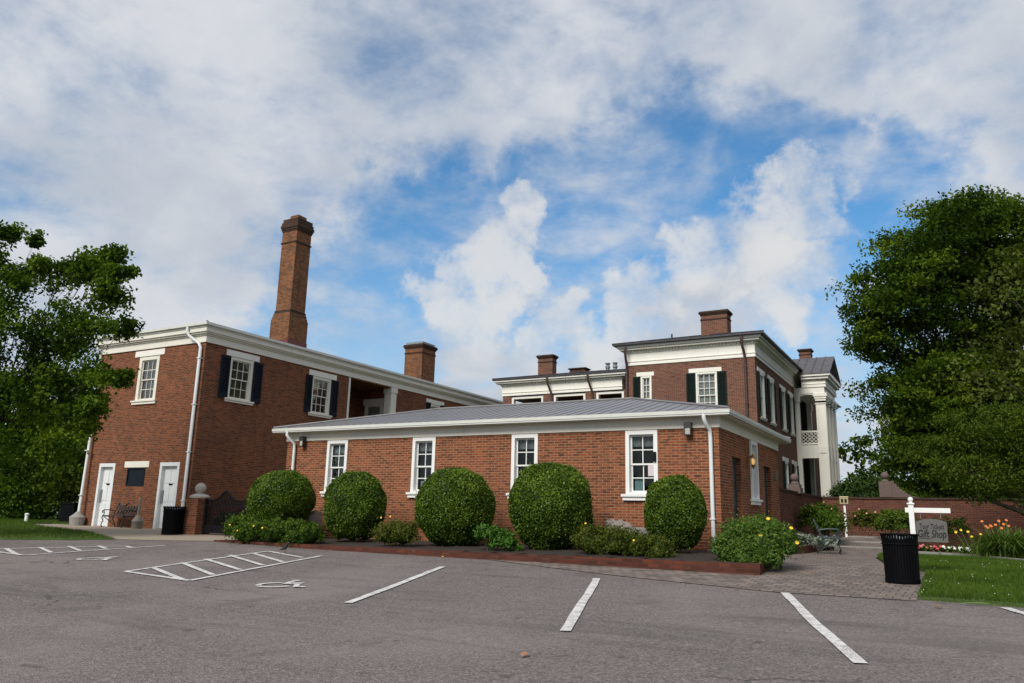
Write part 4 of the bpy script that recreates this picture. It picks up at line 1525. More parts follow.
# ================================================================== vegetation
def leaf_object(name, pts, size, m, parent=None, aim=None, tint=None, core=None, aspect=0.55, updir=0.5, seed=0, tag_kind=None):
    """many small folded leaves as one mesh"""
    r_ = np.random.default_rng(seed + 5)
    n = len(pts)
    pts = np.asarray(pts, float)
    size = np.broadcast_to(np.asarray(size, float), (n,)) * r_.uniform(0.7, 1.25, n)
    d = r_.normal(size=(n, 3))
    if aim is not None:
        d = d * 0.75 + aim * 0.9
    d[:, 2] += updir * 0.2
    d /= np.linalg.norm(d, axis=1)[:, None]          # leaf normal
    t = r_.normal(size=(n, 3))
    t -= d * (t * d).sum(1)[:, None]
    t /= np.linalg.norm(t, axis=1)[:, None]
    s = np.cross(d, t)
    L_ = size[:, None]
    Wd = (size * aspect)[:, None]
    v0 = pts - t * L_ * 0.5
    v1 = pts + s * Wd * 0.5 + d * L_ * 0.10
    v2 = pts + t * L_ * 0.5 - d * L_ * 0.06
    v3 = pts - s * Wd * 0.5 + d * L_ * 0.10
    V = np.stack([v0, v1, v2, v3], 1).reshape(-1, 3)
    nf = n
    if core is not None:
        cv, cf = core
    else:
        cv, cf = np.zeros((0, 3)), np.zeros((0, 4), int)
    base = len(V)
    V = np.concatenate([V, cv]) if len(cv) else V
    off = world_loc(parent) if parent is not None else Vector((0, 0, 0))
    V = V - np.array(off)
    me = bpy.data.meshes.new(name)
    me.vertices.add(len(V))
    me.vertices.foreach_set('co', V.astype(np.float32).ravel())
    F_ = np.arange(n * 4, dtype=np.int32).reshape(-1, 4)
    if len(cf):
        F_ = np.concatenate([F_, cf.astype(np.int32) + base])
    me.loops.add(F_.size)
    me.loops.foreach_set('vertex_index', F_.ravel())
    me.polygons.add(len(F_))
    me.polygons.foreach_set('loop_start', np.arange(0, F_.size, 4, dtype=np.int32))
    me.polygons.foreach_set('loop_total', np.full(len(F_), 4, dtype=np.int32))
    me.update(calc_edges=True)
    at = me.attributes.new('tint', 'FLOAT', 'FACE')
    tv = r_.uniform(0, 1, len(F_)) if tint is None else np.concatenate([np.clip(tint + r_.normal(0, 0.18, n), 0, 1), np.zeros(len(F_) - n)])
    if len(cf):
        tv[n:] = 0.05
    at.data.foreach_set('value', tv.astype(np.float32))
    me.materials.append(MATS[m])
    me.validate()
    o = bpy.data.objects.new(name, me)
    COL.objects.link(o)
    if parent is not None:
        o.parent = parent
    return o


def ellipsoid_quads(c, r, seg=20, rings=12, jag=0.0, seed=1, zmin=None, pw=1.0):
    r_ = np.random.default_rng(seed)
    vs = []
    for i in range(rings + 1):
        a = -math.pi / 2 + math.pi * i / rings
        for j in range(seg):
            b_ = 2 * math.pi * j / seg
            k = 1 + r_.normal(0, jag)
            ca = math.copysign(abs(math.cos(a)) ** pw, math.cos(a))
            sa = math.copysign(abs(math.sin(a)) ** pw, math.sin(a))
            z = c[2] + r[2] * k * sa
            if zmin is not None:
                z = max(z, zmin)
            vs.append((c[0] + r[0] * k * ca * math.cos(b_), c[1] + r[1] * k * ca * math.sin(b_), z))
    fs = []
    for i in range(rings):
        for j in range(seg):
            j2 = (j + 1) % seg
            fs.append((i * seg + j, i * seg + j2, (i + 1) * seg + j2, (i + 1) * seg + j))
    return np.array(vs), np.array(fs)


def clipped_bush(cx, cy, z0, z1, rx, label, seed, n=32000, leaf=0.056, skew=0.0):
    t = thing('clipped_bush', (cx, cy, z0), label, 'bush', 'clipped round bushes along the wing')
    r_ = np.random.default_rng(seed)
    rz = (z1 - z0) / 2
    c = np.array((cx, cy, z0 + rz))
    d = r_.normal(size=(n, 3))
    d /= np.linalg.norm(d, axis=1)[:, None]
    keep = d[:, 2] > -0.93
    d = d[keep]
    # gently dented surface: clipped by hand, not a perfect ball
    ph = r_.uniform(0, 6.28, 8)
    den = sum(0.013 * np.sin(d[:, 0] * k1 + d[:, 1] * k2 + d[:, 2] * k3 + p_) for (k1, k2, k3), p_ in
              zip(((3, 2, 1), (2, -3, 4), (5, 1, -3), (-4, 5, 2), (7, -3, 5), (-6, 7, 4), (9, 8, -5), (4, -9, 8)), ph))
    rad = 0.965 + den - np.abs(r_.normal(0, 0.035, len(d))) + 0.012
    wild = r_.random(len(d)) < 0.03
    rad[wild] += r_.uniform(0.02, 0.09, wild.sum())
    pw = 0.96                           # slightly boxy profile
    e = np.sign(d) * np.abs(d) ** pw
    e /= (np.abs(e) ** (2.12)).sum(1)[:, None] ** (1 / 2.12)
    p = c + e * rad[:, None] * np.array((rx, rx, rz))
    p[:, 0] += skew * (p[:, 2] - c[2])
    core = ellipsoid_quads(c, (rx * 0.87, rx * 0.87, rz * 0.89), 24, 14, 0.012, seed)
    core[0][:, 0] += skew * (core[0][:, 2] - c[2])
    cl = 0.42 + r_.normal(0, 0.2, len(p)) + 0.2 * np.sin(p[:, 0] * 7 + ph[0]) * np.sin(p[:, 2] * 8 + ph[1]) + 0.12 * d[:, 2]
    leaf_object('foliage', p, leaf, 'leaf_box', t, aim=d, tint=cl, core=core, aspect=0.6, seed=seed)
    g = MB()
    g.tube([(cx, cy, gz(cy) - 0.05), (cx + 0.02, cy, z0 + 0.3)], [0.07, 0.05], 8)
    g.tube([(cx + 0.02, cy, z0 + 0.05), (cx - 0.15, cy + 0.05, z0 + 0.4)], [0.045, 0.03], 6)
    g.build('stem', 'bark', t)
    return t


clipped_bush(-12.20, -1.9, 0.25, 1.97, 0.94, 'clipped bush leaning over the low hedge beside the iron gate', 21, skew=0.10)
clipped_bush(-9.42, -1.9, 0.02, 1.92, 0.83, 'egg shaped clipped bush in front of the leftmost window of the wing', 22)
clipped_bush(-6.17, -1.9, -0.02, 2.0, 1.01, 'wide clipped bush hiding the lower sash of the second window from the left', 23)
clipped_bush(-3.48, -1.9, 0.0, 2.10, 0.98, 'tallest clipped bush, in front of the third window from the left', 24)
clipped_bush(-0.57, -1.7, 0.14, 1.78, 0.66, 'smallest clipped bush, near the downspout at the right corner', 25, n=19000)


def loose_shrub(name, lobes, label, m, seed, n=2600, leaf=0.06, group=None, flowers=None, fl_mat='petal_yellow', fl_r=0.027, cat='shrub', stemh=0.25, core=True, aspect=0.5):
    cx, cy, cz, _ = lobes[0][:4]
    z0 = gz(cy)
    t = thing(name, (cx, cy, z0), label, cat, group)
    r_ = np.random.default_rng(seed)
    P_, A_, T_ = [], [], []
    tot = sum(l[3] ** 2 for l in lobes)
    for l in lobes:
        x, y, z, r = l[:4]
        zs = l[4] if len(l) > 4 else 0.8
        k = int(n * r * r / tot)
        ns = max(8, k // 22)
        sd = r_.normal(size=(ns, 3))
        sd /= np.linalg.norm(sd, axis=1)[:, None]
        sd[:, 2] = np.where(sd[:, 2] < -0.5, -sd[:, 2], sd[:, 2])
        sr = r * r_.uniform(0.60, 1.05, ns)
        tc_ = r_.uniform(0, 1, ns)
        for i in range(ns):
            ctr = np.array((x, y, z)) + sd[i] * sr[i] * np.array((1, 1, zs))
            q = ctr + r_.normal(size=(22, 3)) * r * 0.11
            P_.append(q)
            A_.append(np.repeat(sd[i][None], 22, 0))
            T_.append(np.full(22, tc_[i] * 0.7 + 0.15 + 0.2 * sd[i][2]))
    P_ = np.concatenate(P_)
    A_ = np.concatenate(A_)
    T_ = np.concatenate(T_)
    P_[:, 2] = np.maximum(P_[:, 2], z0 + 0.04)
    cr_ = None
    if core:
        cvs, cfs = [], []
        o_ = 0
        for l in lobes:
            zs = l[4] if len(l) > 4 else 0.8
            v_, f_ = ellipsoid_quads(l[:3], (l[3] * 0.62, l[3] * 0.62, l[3] * 0.62 * zs), 12, 8, 0.06, seed, z0)
            cvs.append(v_)
            cfs.append(f_ + o_)
            o_ += len(v_)
        cr_ = (np.concatenate(cvs), np.concatenate(cfs))
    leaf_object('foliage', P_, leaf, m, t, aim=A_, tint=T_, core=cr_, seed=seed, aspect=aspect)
    g = MB()
    for l in lobes:
        for k in range(3):
            g.tube([(l[0] + r_.uniform(-.06, .06), l[1] + r_.uniform(-.06, .06), gz(l[1]) - 0.03),
                    (l[0] + r_.uniform(-.5, .5) * l[3], l[1] + r_.uniform(-.5, .5) * l[3], max(l[2], z0 + 0.2))], [0.018, 0.008], 5)
    g.build('stem', 'bark', t)
    for f in flowers or ():
        flower(t, f, fl_r, fl_mat, r_)
    return t


def flower(t, c, r, m, r_, petals=6, nrm=None):
    g = MB()
    nrm = Vector((0.15 + r_.uniform(-.3, .3), -0.85, 0.55 + r_.uniform(-.2, .3))).normalized() if nrm is None else Vector(nrm).normalized()
    a = nrm.orthogonal().normalized()
    b_ = nrm.cross(a)
    c = Vector(c)
    for k in range(petals):
        th = 2 * math.pi * k / petals
        d = a * math.cos(th) + b_ * math.sin(th)
        s = a * -math.sin(th) + b_ * math.cos(th)
        g.face([c, c + d * r * 0.6 + s * r * 0.38 + nrm * r * 0.22, c + d * r + nrm * r * 0.3, c + d * r * 0.6 - s * r * 0.38 + nrm * r * 0.22])
    return g.build('flower', m, t)


BED = 0.10
loose_shrub('low_hedge', [(-12.21, -3.17, 0.28, 0.46), (-11.56, -3.22, 0.24, 0.44), (-12.61, -2.97, 0.30, 0.42), (-11.96, -3.37, 0.12, 0.3)],
            'low leafy shrub with yellow blooms nearest the iron gate', 'leaf_shrub', 31, 4200, 0.075, 'low shrubs in the brick bed',
            [(-12.21, -3.64, 0.40), (-11.86, -3.67, 0.26), (-11.31, -3.64, 0.40)])
loose_shrub('low_hedge', [(-10.81, -3.27, 0.22, 0.46), (-10.11, -3.27, 0.22, 0.46), (-9.66, -3.32, 0.18, 0.40)],
            'low leafy shrub in front of the left boulder', 'leaf_shrub', 32, 4200, 0.075, 'low shrubs in the brick bed', [(-10.91, -3.72, 0.36)])
loose_shrub('low_hedge', [(-7.41, -2.92, 0.30, 0.42), (-7.01, -2.87, 0.30, 0.42)],
            'compact low shrub with two yellow blooms between the second and third clipped bushes', 'leaf_olive', 33, 3600, 0.06, 'low shrubs in the brick bed',
            [(-7.52, -3.12, 0.70), (-7.28, -3.07, 0.73)])
loose_shrub('low_hedge', [(-4.51, -3.02, 0.34, 0.33), (-4.16, -2.97, 0.25, 0.34), (-3.91, -3.07, 0.16, 0.25)],
            'bright green low shrub between the third and fourth clipped bushes', 'leaf_bright', 34, 2600, 0.085, 'low shrubs in the brick bed', core=False)
loose_shrub('low_hedge', [(-2.01, -2.97, 0.32, 0.44), (-1.46, -2.97, 0.30, 0.44), (-0.91, -3.02, 0.26, 0.42), (-0.46, -3.07, 0.20, 0.36)],
            'long brownish low shrub in front of the right boulder', 'leaf_olive', 35, 8000, 0.055, 'low shrubs in the brick bed',
            [(-2.01, -3.22, 0.70), (-0.86, -3.44, 0.40)])
loose_shrub('flowering_shrub', [(1.17, -2.82, 0.40, 0.54), (1.57, -2.97, 0.38, 0.54), (1.37, -2.32, 0.52, 0.50), (0.97, -3.07, 0.2, 0.42), (1.77, -2.62, 0.42, 0.42), (1.32, -3.27, 0.14, 0.36), (1.62, -3.22, 0.16, 0.34)],
            'bright green flowering shrub with yellow blooms at the corner of the brick bed', 'leaf_corner', 36, 15000, 0.065, None,
            [(1.72, -3.22, 0.88), (1.62, -3.47, 0.58), (2.08, -2.97, 0.72), (2.17, -2.97, 0.46)], fl_r=0.04)
loose_shrub('rose_bush', [(0.85, 10.2, 0.95, 0.60), (1.1, 9.4, 0.75, 0.55), (0.6, 9.6, 0.9, 0.55)], 'grey green rose bush behind the garden bench', 'leaf_shrub', 37, 4200, 0.11, None,
            [(0.9, 9.7, 1.50), (1.2, 9.2, 1.28), (0.6, 9.3, 1.38)], 'petal_pink', 0.028, core=False)
loose_shrub('rose_bush', [(1.65, 13.7, 0.95, 0.45), (2.0, 13.7, 0.9, 0.45)], 'sparse reddish rose bush against the far garden wall', 'leaf_olive', 38, 1700, 0.11, None,
            [(1.6, 13.3, 1.35), (1.85, 13.3, 1.2), (2.15, 13.3, 1.25), (1.45, 13.3, 1.1)], 'petal_pink', 0.04, core=False)
loose_shrub('yellow_shrub', [(2.85, 12.0, 0.95, 0.50), (3.15, 11.9, 0.85, 0.45), (2.55, 12.1, 0.8, 0.40)], 'yellow green feathery shrub behind the sign post', 'leaf_yellow', 39, 3000, 0.13, None, core=False, aspect=0.3)
loose_shrub('rose_bush', [(4.6, 13.9, 0.7, 0.5), (3.8, 13.9, 0.7, 0.45)], 'low dark bush against the garden wall right of the sign', 'leaf_shrub', 40, 1800, 0.10, None, core=False)
loose_shrub('silver_plant', [(0.80, 6.2, 0.26, 0.30), (1.05, 5.6, 0.26, 0.28), (0.7, 5.6, 0.3, 0.26)], 'silvery dusty miller plant left of the garden bench', 'leaf_silver', 41, 900, 0.11, None, core=False, aspect=0.4)
loose_shrub('silver_plant', [(1.25, 7.0, 0.24, 0.28), (1.35, 7.6, 0.24, 0.26)], 'silvery dusty miller plant behind the garden bench', 'leaf_silver', 42, 700, 0.11, None, core=False, aspect=0.4)
loose_shrub('maroon_plant', [(0.62, 4.3, 0.42, 0.24), (0.5, 4.6, 0.4, 0.22)], 'dark maroon leafy plant in the small raised bed', 'leaf_maroon', 43, 500, 0.11, None, core=False)


loose_shrub('low_hedge', [(-15.2, -0.55, 0.4, 0.5), (-14.5, -0.4, 0.62, 0.55), (-15.85, -0.6, 0.35, 0.42)], 'leafy shrub growing behind the iron gate', 'leaf_conifer', 47, 4200, 0.09)


def evergreen(lobes, label, seed, m='leaf_conifer', leaf=0.16, n=9000, name='evergreen_shrub', group=None):
    return loose_shrub(name, lobes, label, m, seed, n, leaf, group)


evergreen([(1.12, 19.99, 1.9, 1.15, 0.9), (0.35, 19.69, 1.6, 0.85, 0.9), (1.9, 20.45, 1.7, 1.0, 0.9)], 'dark rounded evergreen shrub behind the garden wall beside the portico', 51)


# ------------------------------------------------------------------ trees
def limb_path(p0, p1, sag, r_, n=6):
    p0, p1 = Vector(p0), Vector(p1)
    pts = []
    for i in range(n + 1):
        t = i / n
        q = p0.lerp(p1, t)
        q.z += sag * math.sin(math.pi * t)
        if 0 < i < n:
            q += Vector(r_.normal(size=3)) * 0.05 * (p1 - p0).length / n * 2
        pts.append(q)
    return pts


def tree(name, base, fork, lobes, label, m, seed, leaf=0.2, per=9.0, k=60, trunk_r=0.3, group=None, flat=0.5, barkm='bark', twigs=(), spray=0.30, fill=0.55, aspect=0.6, depth=0.0, cat='tree', lo=0.5):
    t = thing(name, base, label, cat, group)
    r_ = np.random.default_rng(seed)
    P_, A_, T_ = [], [], []
    g = MB()
    bz = Vector(base)
    fk = Vector(fork)
    g.tube(limb_path(bz - Vector((0, 0, 0.2)), fk, 0, r_, 6), [trunk_r * (1.25 - 0.5 * i / 6) for i in range(7)], 10)
    for (x, y, z, r) in lobes:
        if depth:
            dd = r_.uniform(-depth, depth)
            x, y = x - 0.49 * dd, y + 0.87 * dd
        c = np.array((x, y, z))
        st = fk if z > fk.z else bz.lerp(fk, max(0.3, (z - bz.z) / max(0.1, fk.z - bz.z) * 0.8))
        pts = limb_path(st, Vector(c), 0.06 * (Vector(c) - st).length, r_, 6)
        rr = min(trunk_r * 0.36, 0.035 * r + 0.012)
        g.tube(pts, [rr * (1 - 0.78 * i / 6) for i in range(7)], 7, cap=False)
        ns = max(9, int(per * r * r))
        d = r_.normal(size=(ns, 3))
        d /= np.linalg.norm(d, axis=1)[:, None]
        rad = r * np.where(r_.random(ns) < fill, r_.uniform(0.82, 1.08, ns), r_.uniform(lo, 0.85, ns))
        ax = r_.uniform(0.7, 1.35, 3) * np.array((1, 1, 0.85))
        for i in range(ns):
            ctr = c + d[i] * rad[i] * ax
            sp = min(spray, 0.55 * r) * r_.uniform(0.7, 1.35)
            kk = int(k * r_.uniform(0.5, 1.3))
            q = ctr + np.clip(r_.normal(size=(kk, 3)), -1.7, 1.7) * np.array((sp, sp, sp * flat))
            P_.append(q)
            A_.append(np.repeat((d[i] * 0.6 + np.array((0, 0, 0.3)))[None], kk, 0))
            T_.append(np.full(kk, np.clip(r_.normal(0.45, 0.34), 0.0, 1.0)))
            if i % 5 == 0:
                g.tube([pts[3 + (i % 3)], Vector(c).lerp(Vector(ctr), 0.5) + Vector((0, 0, 0.1)), Vector(ctr)], [rr * 0.22, rr * 0.13, rr * 0.05], 5, cap=False)
    for tw in twigs:
        g.tube(tw[0], tw[1], 5)
    g.build('trunk', barkm, t, True)
    P_ = np.concatenate(P_)
    A_ = np.concatenate(A_)
    T_ = np.concatenate(T_)
    leaf_object('crown', P_, leaf, m, t, aim=A_, tint=T_, seed=seed, aspect=aspect)
    return t


TREE_LEFT = [(-18.11, -6.06, 5.65, 1.05), (-17.01, -5.53, 6.05, 0.79), (-18.86, -6.66, 6.34, 0.89), (-16.44, -5.69, 7.91, 0.29), (-16.19, -5.6, 8.12, 0.23), (-16.57, -5.68, 7.6, 0.34), (-16.81, -5.85, 7.7, 0.29), (-16.11, -5.28, 7.07, 0.37), (-15.8, -5.18, 7.33, 0.23), (-15.64, -5.12, 7.48, 0.14), (-16.1, -5.16, 6.61, 0.4), (-17.06, -5.94, 7.53, 0.37), (-17.67, -6.21, 7.22, 0.45), (-17.37, -6.15, 7.66, 0.23), (-17.81, -6.39, 7.59, 0.23), (-18.35, -6.54, 7.01, 0.34), (-18.5, -6.98, 8.4, 0.23), (-18.31, -6.93, 8.6, 0.16), (-18.88, -7.2, 8.39, 0.34), (-19.1, -7.14, 7.7, 0.45), (-18.74, -6.88, 7.48, 0.32), (-16.19, -5.09, 6.13, 0.29), (-16.5, -5.18, 5.81, 0.34), (-17.93, -5.6, 4.23, 1.21), (-19.07, -6.18, 4.0, 1.31), (-16.88, -5.09, 4.57, 0.5), (-16.53, -4.81, 4.3, 0.29), (-16.28, -4.72, 4.48, 0.21), (-16.07, -4.63, 4.6, 0.16), (-17.19, -5.04, 3.68, 0.52), (-16.84, -4.82, 3.61, 0.23), (-17.44, -5.04, 3.14, 0.37), (-20.69, -7.4, 5.15, 2.11), (-20.34, -7.86, 7.72, 1.31), (-20.41, -6.59, 2.6, 1.57), (-18.53, -5.46, 2.37, 0.79), (-17.72, -5.06, 2.62, 0.37), (-20.52, -8.54, 9.99, 1.31)]
tree('maple_tree', (-22.39, -4.88, -0.15), (-22.05, -5.36, 1.81), TREE_LEFT, 'dark green maple at the left edge whose branches overhang the old building', 'leaf_maple', 61,
     leaf=0.13, per=30, k=80, trunk_r=0.12, flat=0.7, spray=0.21, depth=0.7, fill=0.4, lo=0.25)
TREE_RIGHT = [(5.75, 21.99, 13.77, 2.18), (3.66, 21.18, 12.68, 2.09), (7.82, 23.13, 13.97, 2.27), (2.76, 20.86, 11.17, 1.61), (2.13, 21.03, 9.08, 1.14), (3.67, 21.98, 9.59, 2.37), (5.65, 22.82, 10.81, 2.75), (7.92, 24.1, 10.87, 2.75), (10.15, 24.88, 12.78, 3.79), (3.61, 22.2, 6.8, 1.99), (2.81, 22.05, 5.63, 1.04), (4.27, 23.05, 6.85, 2.61), (6.77, 24.39, 7.15, 2.84), (9.66, 26.02, 7.23, 3.79), (3.2, 22.56, 4.48, 1.23), (3.61, 23.39, 4.07, 1.9), (5.86, 24.71, 3.9, 2.13), (8.55, 26.22, 3.97, 2.84), (3.53, 19.5, 11.97, 1.02), (4.5, 19.92, 13.63, 1.02), (2.45, 19.22, 10.69, 0.66), (2.1, 19.34, 9.42, 0.55), (5.68, 20.32, 14.69, 0.86), (7.05, 22.58, 14.92, 1.61), (8.4, 23.38, 14.81, 1.9), (5.82, 21.85, 15.07, 1.23)]
tree('oak_tree', (5.8, 23.6, 0), (5.7, 23.5, 5.0), TREE_RIGHT, 'huge dark green oak towering behind the garden wall at the right', 'leaf_oak', 62, leaf=0.18, per=12, k=150, trunk_r=0.36,
     flat=0.42, spray=0.42, depth=1.6)
TREE_YELLOW = [(7.25, 16.9, 9.94, 1.19), (8.07, 17.19, 10.62, 1.43), (7.21, 17.4, 7.89, 1.19), (6.2, 17.06, 6.98, 0.87), (8.16, 17.98, 7.72, 1.79), (7.37, 18.03, 5.77, 1.19)]
tree('young_tree', (9.4, 18.6, 0), (9.3, 18.5, 4.0), TREE_YELLOW, 'lighter yellow green tree at the right edge in front of the oak', 'leaf_lime', 63, leaf=0.2, per=7, k=40, trunk_r=0.14,
     flat=0.6, spray=0.3, depth=0.5)
TREE_LOW = [(5.13, 10.24, 3.52, 0.83), (4.19, 9.77, 3.24, 0.58), (6.01, 10.61, 4.01, 0.96), (6.97, 11.19, 3.88, 1.09), (8.06, 11.88, 3.6, 1.6), (4.35, 10.02, 2.62, 0.64), (5.31, 10.62, 2.43, 0.83), (6.44, 11.21, 2.62, 0.96), (7.67, 11.98, 2.34, 1.28), (5.0, 9.97, 4.29, 0.45), (5.81, 11.06, 1.95, 0.45)]
tree('ornamental_tree', (7.63, 12.4, -0.05), (7.35, 12.25, 1.1), TREE_LOW, 'low spreading fine leaved tree with arching limb over the garden wall', 'leaf_fern', 64, leaf=0.13, per=44, k=70, trunk_r=0.12,
     flat=0.28, spray=0.26, depth=0.5, aspect=0.28, fill=0.4, lo=0.3,
     twigs=[([(7.3, 12.2, 0.9), (6.52, 11.62, 1.35), (5.85, 11.17, 1.60), (5.22, 10.77, 1.74)], [0.11, 0.08, 0.055, 0.02])])
# shrubs at the far left corner of the old building
HEDGE = [(-34.95, 3.3, 1.46, 1.56), (-33.59, 3.82, 2.44, 1.56), (-32.49, 4.32, 2.94, 1.36), (-35.46, 2.65, 2.86, 1.46), (-32.45, 4.83, 1.05, 0.97), (-33.31, 4.4, 0.79, 1.07), (-34.61, 3.73, 0.52, 0.88)]
tree('tall_shrub', (-33.0, 4.6, 0), (-33.0, 4.6, 1.0), [HEDGE[1], HEDGE[2], HEDGE[4], HEDGE[5]], 'yellow green tall shrub standing at the far corner of the old building', 'leaf_hedge', 65, leaf=0.19, per=22, k=70, trunk_r=0.1, spray=0.3, cat='shrub')
tree('tall_shrub', (-34.9, 3.2, 0), (-34.9, 3.2, 1.0), [HEDGE[0], HEDGE[3], HEDGE[6]], 'darker shrub at the far left under the maple', 'leaf_maple', 66, leaf=0.19, per=22, k=70, trunk_r=0.1, spray=0.3, cat='shrub')


def far_tree(x, y, h, r, label, seed, m='leaf_oak'):
    r_ = np.random.default_rng(seed)
    lobes = []
    for k in range(9):
        a = r_.uniform(0, 6.28)
        q = r_.uniform(0.1, 0.8) * r
        lobes.append((x + q * math.cos(a), y + q * math.sin(a), h * r_.uniform(0.18, 0.8), r * r_.uniform(0.38, 0.6)))
    lobes.append((x, y, h * 0.85, r * 0.5))
    tree('background_tree', (x, y, 0), (x, y, h * 0.3), lobes, label, m, seed, leaf=0.45, per=2.6 * 9 / (r * r) * 2 + 2.2, k=46, trunk_r=0.3, group='trees behind the buildings', spray=0.55)


far_tree(-48, 12, 9, 5.5, 'background tree seen through the gap left of the maple leaves', 71)
far_tree(-42, 18, 8, 5.0, 'background tree directly behind the tall shrub at the far left', 72, 'leaf_hedge')
far_tree(-56, 4, 10, 6, 'background tree at the extreme left beyond the lawn', 73)
far_tree(3.0, 52, 9, 6, 'background tree low behind the portico and evergreen shrub', 74)
far_tree(16, 40, 11, 7, 'background tree behind the oak near the right edge', 75)
far_tree(11, 32, 9, 5.5, 'background tree filling the gap under the oak crown', 76)

# ================================================================== planting beds
BD = thing('planting_bed', (-6, -3.3, 0), 'long raised brick edged bed in front of the low wing', 'planting bed')


def bed(par, outer, wd, z_top, soil_z, me='brick_edging', ms='soil', closed=False):
    b = MB()
    n = len(outer)
    P2 = [Vector(q) for q in outer]
    inn = []
    for i in range(n):
        if i == 0:
            d = (P2[1] - P2[0]).normalized()
            nn = Vector((-d.y, d.x))
        elif i == n - 1:
            d = (P2[-1] - P2[-2]).normalized()
            nn = Vector((-d.y, d.x))
        else:
            d0, d1 = (P2[i] - P2[i - 1]).normalized(), (P2[i + 1] - P2[i]).normalized()
            n0, n1 = Vector((-d0.y, d0.x)), Vector((-d1.y, d1.x))
            nn = (n0 + n1)
            nn = nn / max(0.3, nn.length_squared / 2)
        inn.append(P2[i] + nn * wd)
    for i in range(n - 1):
        a, c, ci, ai = P2[i], P2[i + 1], inn[i + 1], inn[i]
        v = [(q.x, q.y, gz(q.y) - 0.12) for q in (a, c, ci, ai)] + [(q.x, q.y, zt) for q, zt in ((a, z_top[i]), (c, z_top[i + 1]), (ci, z_top[i + 1]), (ai, z_top[i]))]
        f = [(0, 1, 5, 4), (4, 5, 6, 7), (2, 3, 7, 6)]
        if i == 0:
            f.append((3, 0, 4, 7))
        if i == n - 2:
            f.append((1, 2, 6, 5))
        b.idx(v, f)
    b.build('edging', me, par)
    return inn


bed_outer = [(-13.25, 0.4), (-13.35, -3.15), (-9.0, -3.68), (-4.0, -3.80), (1.68, -3.92), (1.52, -1.2), (1.10, 1.3), (0.02, 1.32)]
inn = bed(BD, bed_outer, 0.22, [-0.02, -0.04, 0.01, 0.03, 0.09, 0.11, 0.13, 0.14], 0.1)
g = MB()
N = 40
poly = [(p_.x, p_.y) for p_ in inn]
# soil: gently mounded strip from edging to wall
xs = np.linspace(-13.15, 1.45, 60)
def front(x):
    pts = [(-13.3, -2.95), (-9, -3.48), (-4, -3.59), (1.47, -3.72)]
    return float(np.interp(x, [q[0] for q in pts], [q[1] for q in pts]))
for i in range(len(xs) - 1):
    for j in range(8):
        q = []
        for (xx, jj) in ((xs[i], j), (xs[i + 1], j), (xs[i + 1], j + 1), (xs[i], j + 1)):
            yb = 0.02 if xx < 0.0 else 1.25
            y_ = front(xx) + (yb - front(xx)) * jj / 8
            xx2 = xx
            if xx > 1.0:
                y_ = min(y_, 1.25 - (xx - 1.0) * 5)
            z_ = -0.05 + 0.12 * min(1, (xx + 13) / 13) + 0.07 * math.sin(jj / 8 * math.pi * 0.6) + 0.015 * math.sin(xx * 9 + jj * 3)
            q.append((xx2, y_, z_))
        g.face(q)
g.build('soil', 'soil', BD)
BD2 = thing('planting_bed', (0.7, 5, 0), 'small raised brick bed against the end wall, left of the garden bench', 'planting bed')
inn2 = bed(BD2, [(0.02, 2.9), (0.9, 2.95), (1.15, 4.6), (1.15, 6.0)], 0.16, [0.2, 0.2, 0.2, 0.2], 0.15)
g = MB()
g.idx([(0.03, 3.08, 0.14), (0.78, 3.1, 0.14), (1.0, 4.6, 0.15), (1.0, 6.0, 0.12), (0.03, 6.0, 0.15)], [(0, 1, 2, 3, 4)])
g.idx([(0.03, 6.0, 0.05), (1.15, 6.0, 0.05), (1.25, 8.6, 0.1), (1.25, 15.4, 0.4), (0.03, 15.4, 0.4)], [(0, 1, 2, 3, 4)])
g.build('soil', 'soil', BD2)
BD3 = thing('planting_bed', (4, 14, 0), 'brick edged bed along the foot of the far garden wall', 'planting bed')
g = MB()
g.box(1.26, 14.0, 13.22, 13.42, -0.1, 0.55)
g.build('edging', 'brick_garden', BD3)
g = MB()
g.box(1.27, 14.0, 13.43, 15.49, -0.1, 0.48)
g.build('soil', 'soil', BD3)
BD4 = thing('flower_bed', (4.4, 7.4, 0), 'curved flower bed with a narrow concrete edge behind the right lawn', 'flower bed')
edge = [(2.86, 7.55), (3.71, 7.02), (4.6, 6.45), (5.4, 5.2), (6.06, 3.82), (6.6, 1.94), (7.6, 0.5)]
g = MB()
for i in range(len(edge) - 1):
    a, c = Vector(edge[i]), Vector(edge[i + 1])
    d = (c - a).normalized() * 0.06
    nn = Vector((-d.y, d.x))
    g.idx([(a.x - nn.x, a.y - nn.y, -0.02), (c.x - nn.x, c.y - nn.y, -0.02), (c.x + nn.x, c.y + nn.y, -0.02), (a.x + nn.x, a.y + nn.y, -0.02),
           (a.x - nn.x, a.y - nn.y, 0.11), (c.x - nn.x, c.y - nn.y, 0.11), (c.x + nn.x, c.y + nn.y, 0.11), (a.x + nn.x, a.y + nn.y, 0.11)],
          [(0, 1, 5, 4), (4, 5, 6, 7), (2, 3, 7, 6), (3, 0, 4, 7), (1, 2, 6, 5)])
g.build('edging', 'concrete_grey', BD4)
g = MB()
off = [(0.3, 1.5), (0.6, 1.5), (0.9, 1.4), (1.3, 1.1), (1.5, 0.9), (1.6, 0.8), (1.6, 0.6)]
for i in range(len(edge) - 1):
    a, c = edge[i], edge[i + 1]
    a2, c2 = (a[0] + off[i][0], a[1] + off[i][1]), (c[0] + off[i + 1][0], c[1] + off[i + 1][1])
    g.face([(a[0], a[1], 0.075), (c[0], c[1], 0.075), (c2[0], c2[1], 0.12), (a2[0], a2[1], 0.12)])
g.build('soil', 'mulch_red', BD4)


